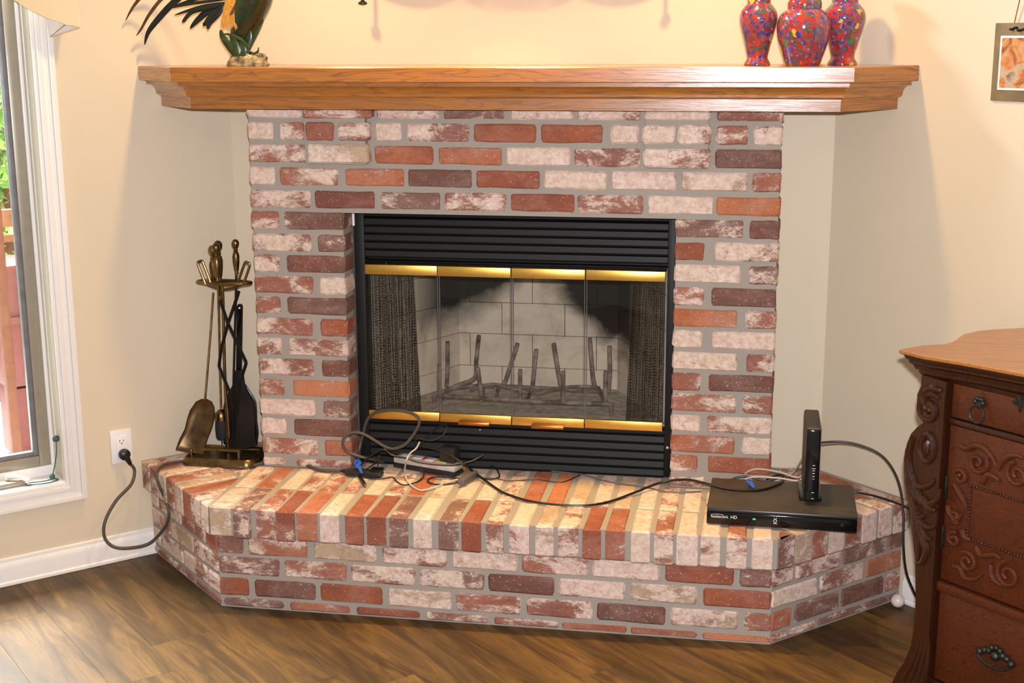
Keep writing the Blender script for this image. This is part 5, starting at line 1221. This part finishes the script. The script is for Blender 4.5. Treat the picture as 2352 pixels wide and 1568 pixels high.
# where window pixels hit a plane out there
def wp(u, v, o_): return at_p(u, v, LC-LN*o_, LN)
ps_ = thing('deck_post', wp(32, 1050, .9), 'reddish cedar deck post outside the left window', 'post')
A_ = wp(38, 1050, .9); A_.z = -.045; T_ = wp(-16, 300, .9)
m = MB(); m.box((A_.x, A_.y, 1.2), (.035, .05, 2.4), rz=PI/4, bev=.003); m.build('post_body', M['cedar'], ps_); m = MB(); m.box((A_.x, A_.y, .08), (.05, .062, .14), rz=PI/4, bev=.003); m.build('base_block', M['cedarlight'], ps_)
rl = thing('deck_rail', wp(10, 500, 1.3), 'pale cedar deck railing outside the left window', 'railing')
c = wp(20, 500, 1.8); m = MB(); m.box((c.x, c.y, c.z), (1.8, .04, .075), rz=PI/4); m.build('top_rail', M['cedarlight'], rl)
m = MB(); m.box((c.x, c.y, c.z-.09), (1.8, .03, .03), rz=PI/4); m.build('lower_rail', M['cedarlight'], rl)
for k_ in (-.7, .7): m = MB(); m.box((c.x+LD.x*k_, c.y+LD.y*k_, c.z/2-.02), (.07, .07, c.z), rz=PI/4); m.build('post', M['cedarlight'], rl)
bxt = wp(42, 595, 1.55); bxb = wp(55, 868, 1.55); m = MB(); m.box((bxt.x+LD.x*.0, bxt.y, (bxt.z+bxb.z)/2), (.26, .3, bxt.z-bxb.z), rz=PI/4, bev=.01)
m.box((bxt.x, bxt.y, (bxt.z+bxb.z)/2+.03), (.30, .33, .03), rz=PI/4, bev=.005); m.box((bxt.x, bxt.y, bxb.z/2-.02), (.2, .2, max(.02, bxb.z-.0)), rz=PI/4)
tag(m.build('storage_crate', M['redbox']), 'dark red storage crate behind netting on the deck outside', 'crate')
m = MB()
for i in range(40):
    z = .05+i*.028; P = [opt(.95+.5*g, .62, z+.05*math.sin(g*PI*.8)+.0*g) for g in [k_/8 for k_ in range(9)]]; m.tube(P, .0012, 4)
for i in range(20): P = [opt(.95+i*.026, .62, .05), opt(.95+i*.026, .62, .6)]; m.tube(P, .0008, 4)
o = m.build('netting', M['netting']); tag(o, 'fine curved garden netting hanging outside the left window', 'netting'); o['kind'] = 'stuff'
chr_ = thing('patio_chair', opt(1.2, 1.05, -.045), 'grey tubular metal patio chair on the deck outside the window', 'chair')
for nm, pts in (('leg', ((1.0, .9, -.035), (1.15, .95, .16), (1.45, 1.0, .26))), ('leg', ((1.5, .9, -.035), (1.3, .92, .14), (1.02, .95, .2))), ('seat_frame', ((.98, .95, .30), (1.2, .98, .33), (1.5, 1.0, .34))), ('armrest', ((.98, 1.1, .43), (1.2, 1.12, .45), (1.5, 1.1, .44)))):
    m = MB(); m.tube(smooth_path([opt(*p_) for p_ in pts], 5), .012, 8); m.build(nm, M['greymetal'], chr_)
m = MB(); m.box(opt(1.25, 1.2, .33), (.5, .4, .012), rz=PI/4, bev=.004); m.build('seat', M['greymetal'], chr_)
rs = random.Random(5); tc_ = wp(5, 250, 3.0); tb_ = Vector((tc_.x, tc_.y, -.05))
fo = thing('tree', tb_, 'sunlit green leafy tree beyond the deck', 'tree')
m = MB(); m.tube([tb_, tb_+zz*.8, Vector((tc_.x+.1, tc_.y, tc_.z+.2))], [.07, .055, .03], 10); m.build('trunk', M['cedar'], fo)
m = MB()
for i in range(6500):
    c = tc_+Vector((rs.gauss(0, .45), rs.gauss(0, .45), rs.gauss(-.05, .50))); r_ = rs.uniform(.022, .05); a1, a2 = rs.uniform(0, 2*PI), rs.uniform(-1, 1)
    u_ = Vector((math.cos(a1), math.sin(a1), a2)).normalized()*r_; v_ = u_.cross(Vector((rs.uniform(-1, 1), rs.uniform(-1, 1), rs.uniform(-1, 1)))).normalized()*r_*.5
    m.add([c-u_, c+v_, c+u_, c-v_], [(0, 1, 2, 3)])
o = m.build('leaves', M['foliage'], fo, smooth=0, fixn=False); o['kind'] = 'stuff'
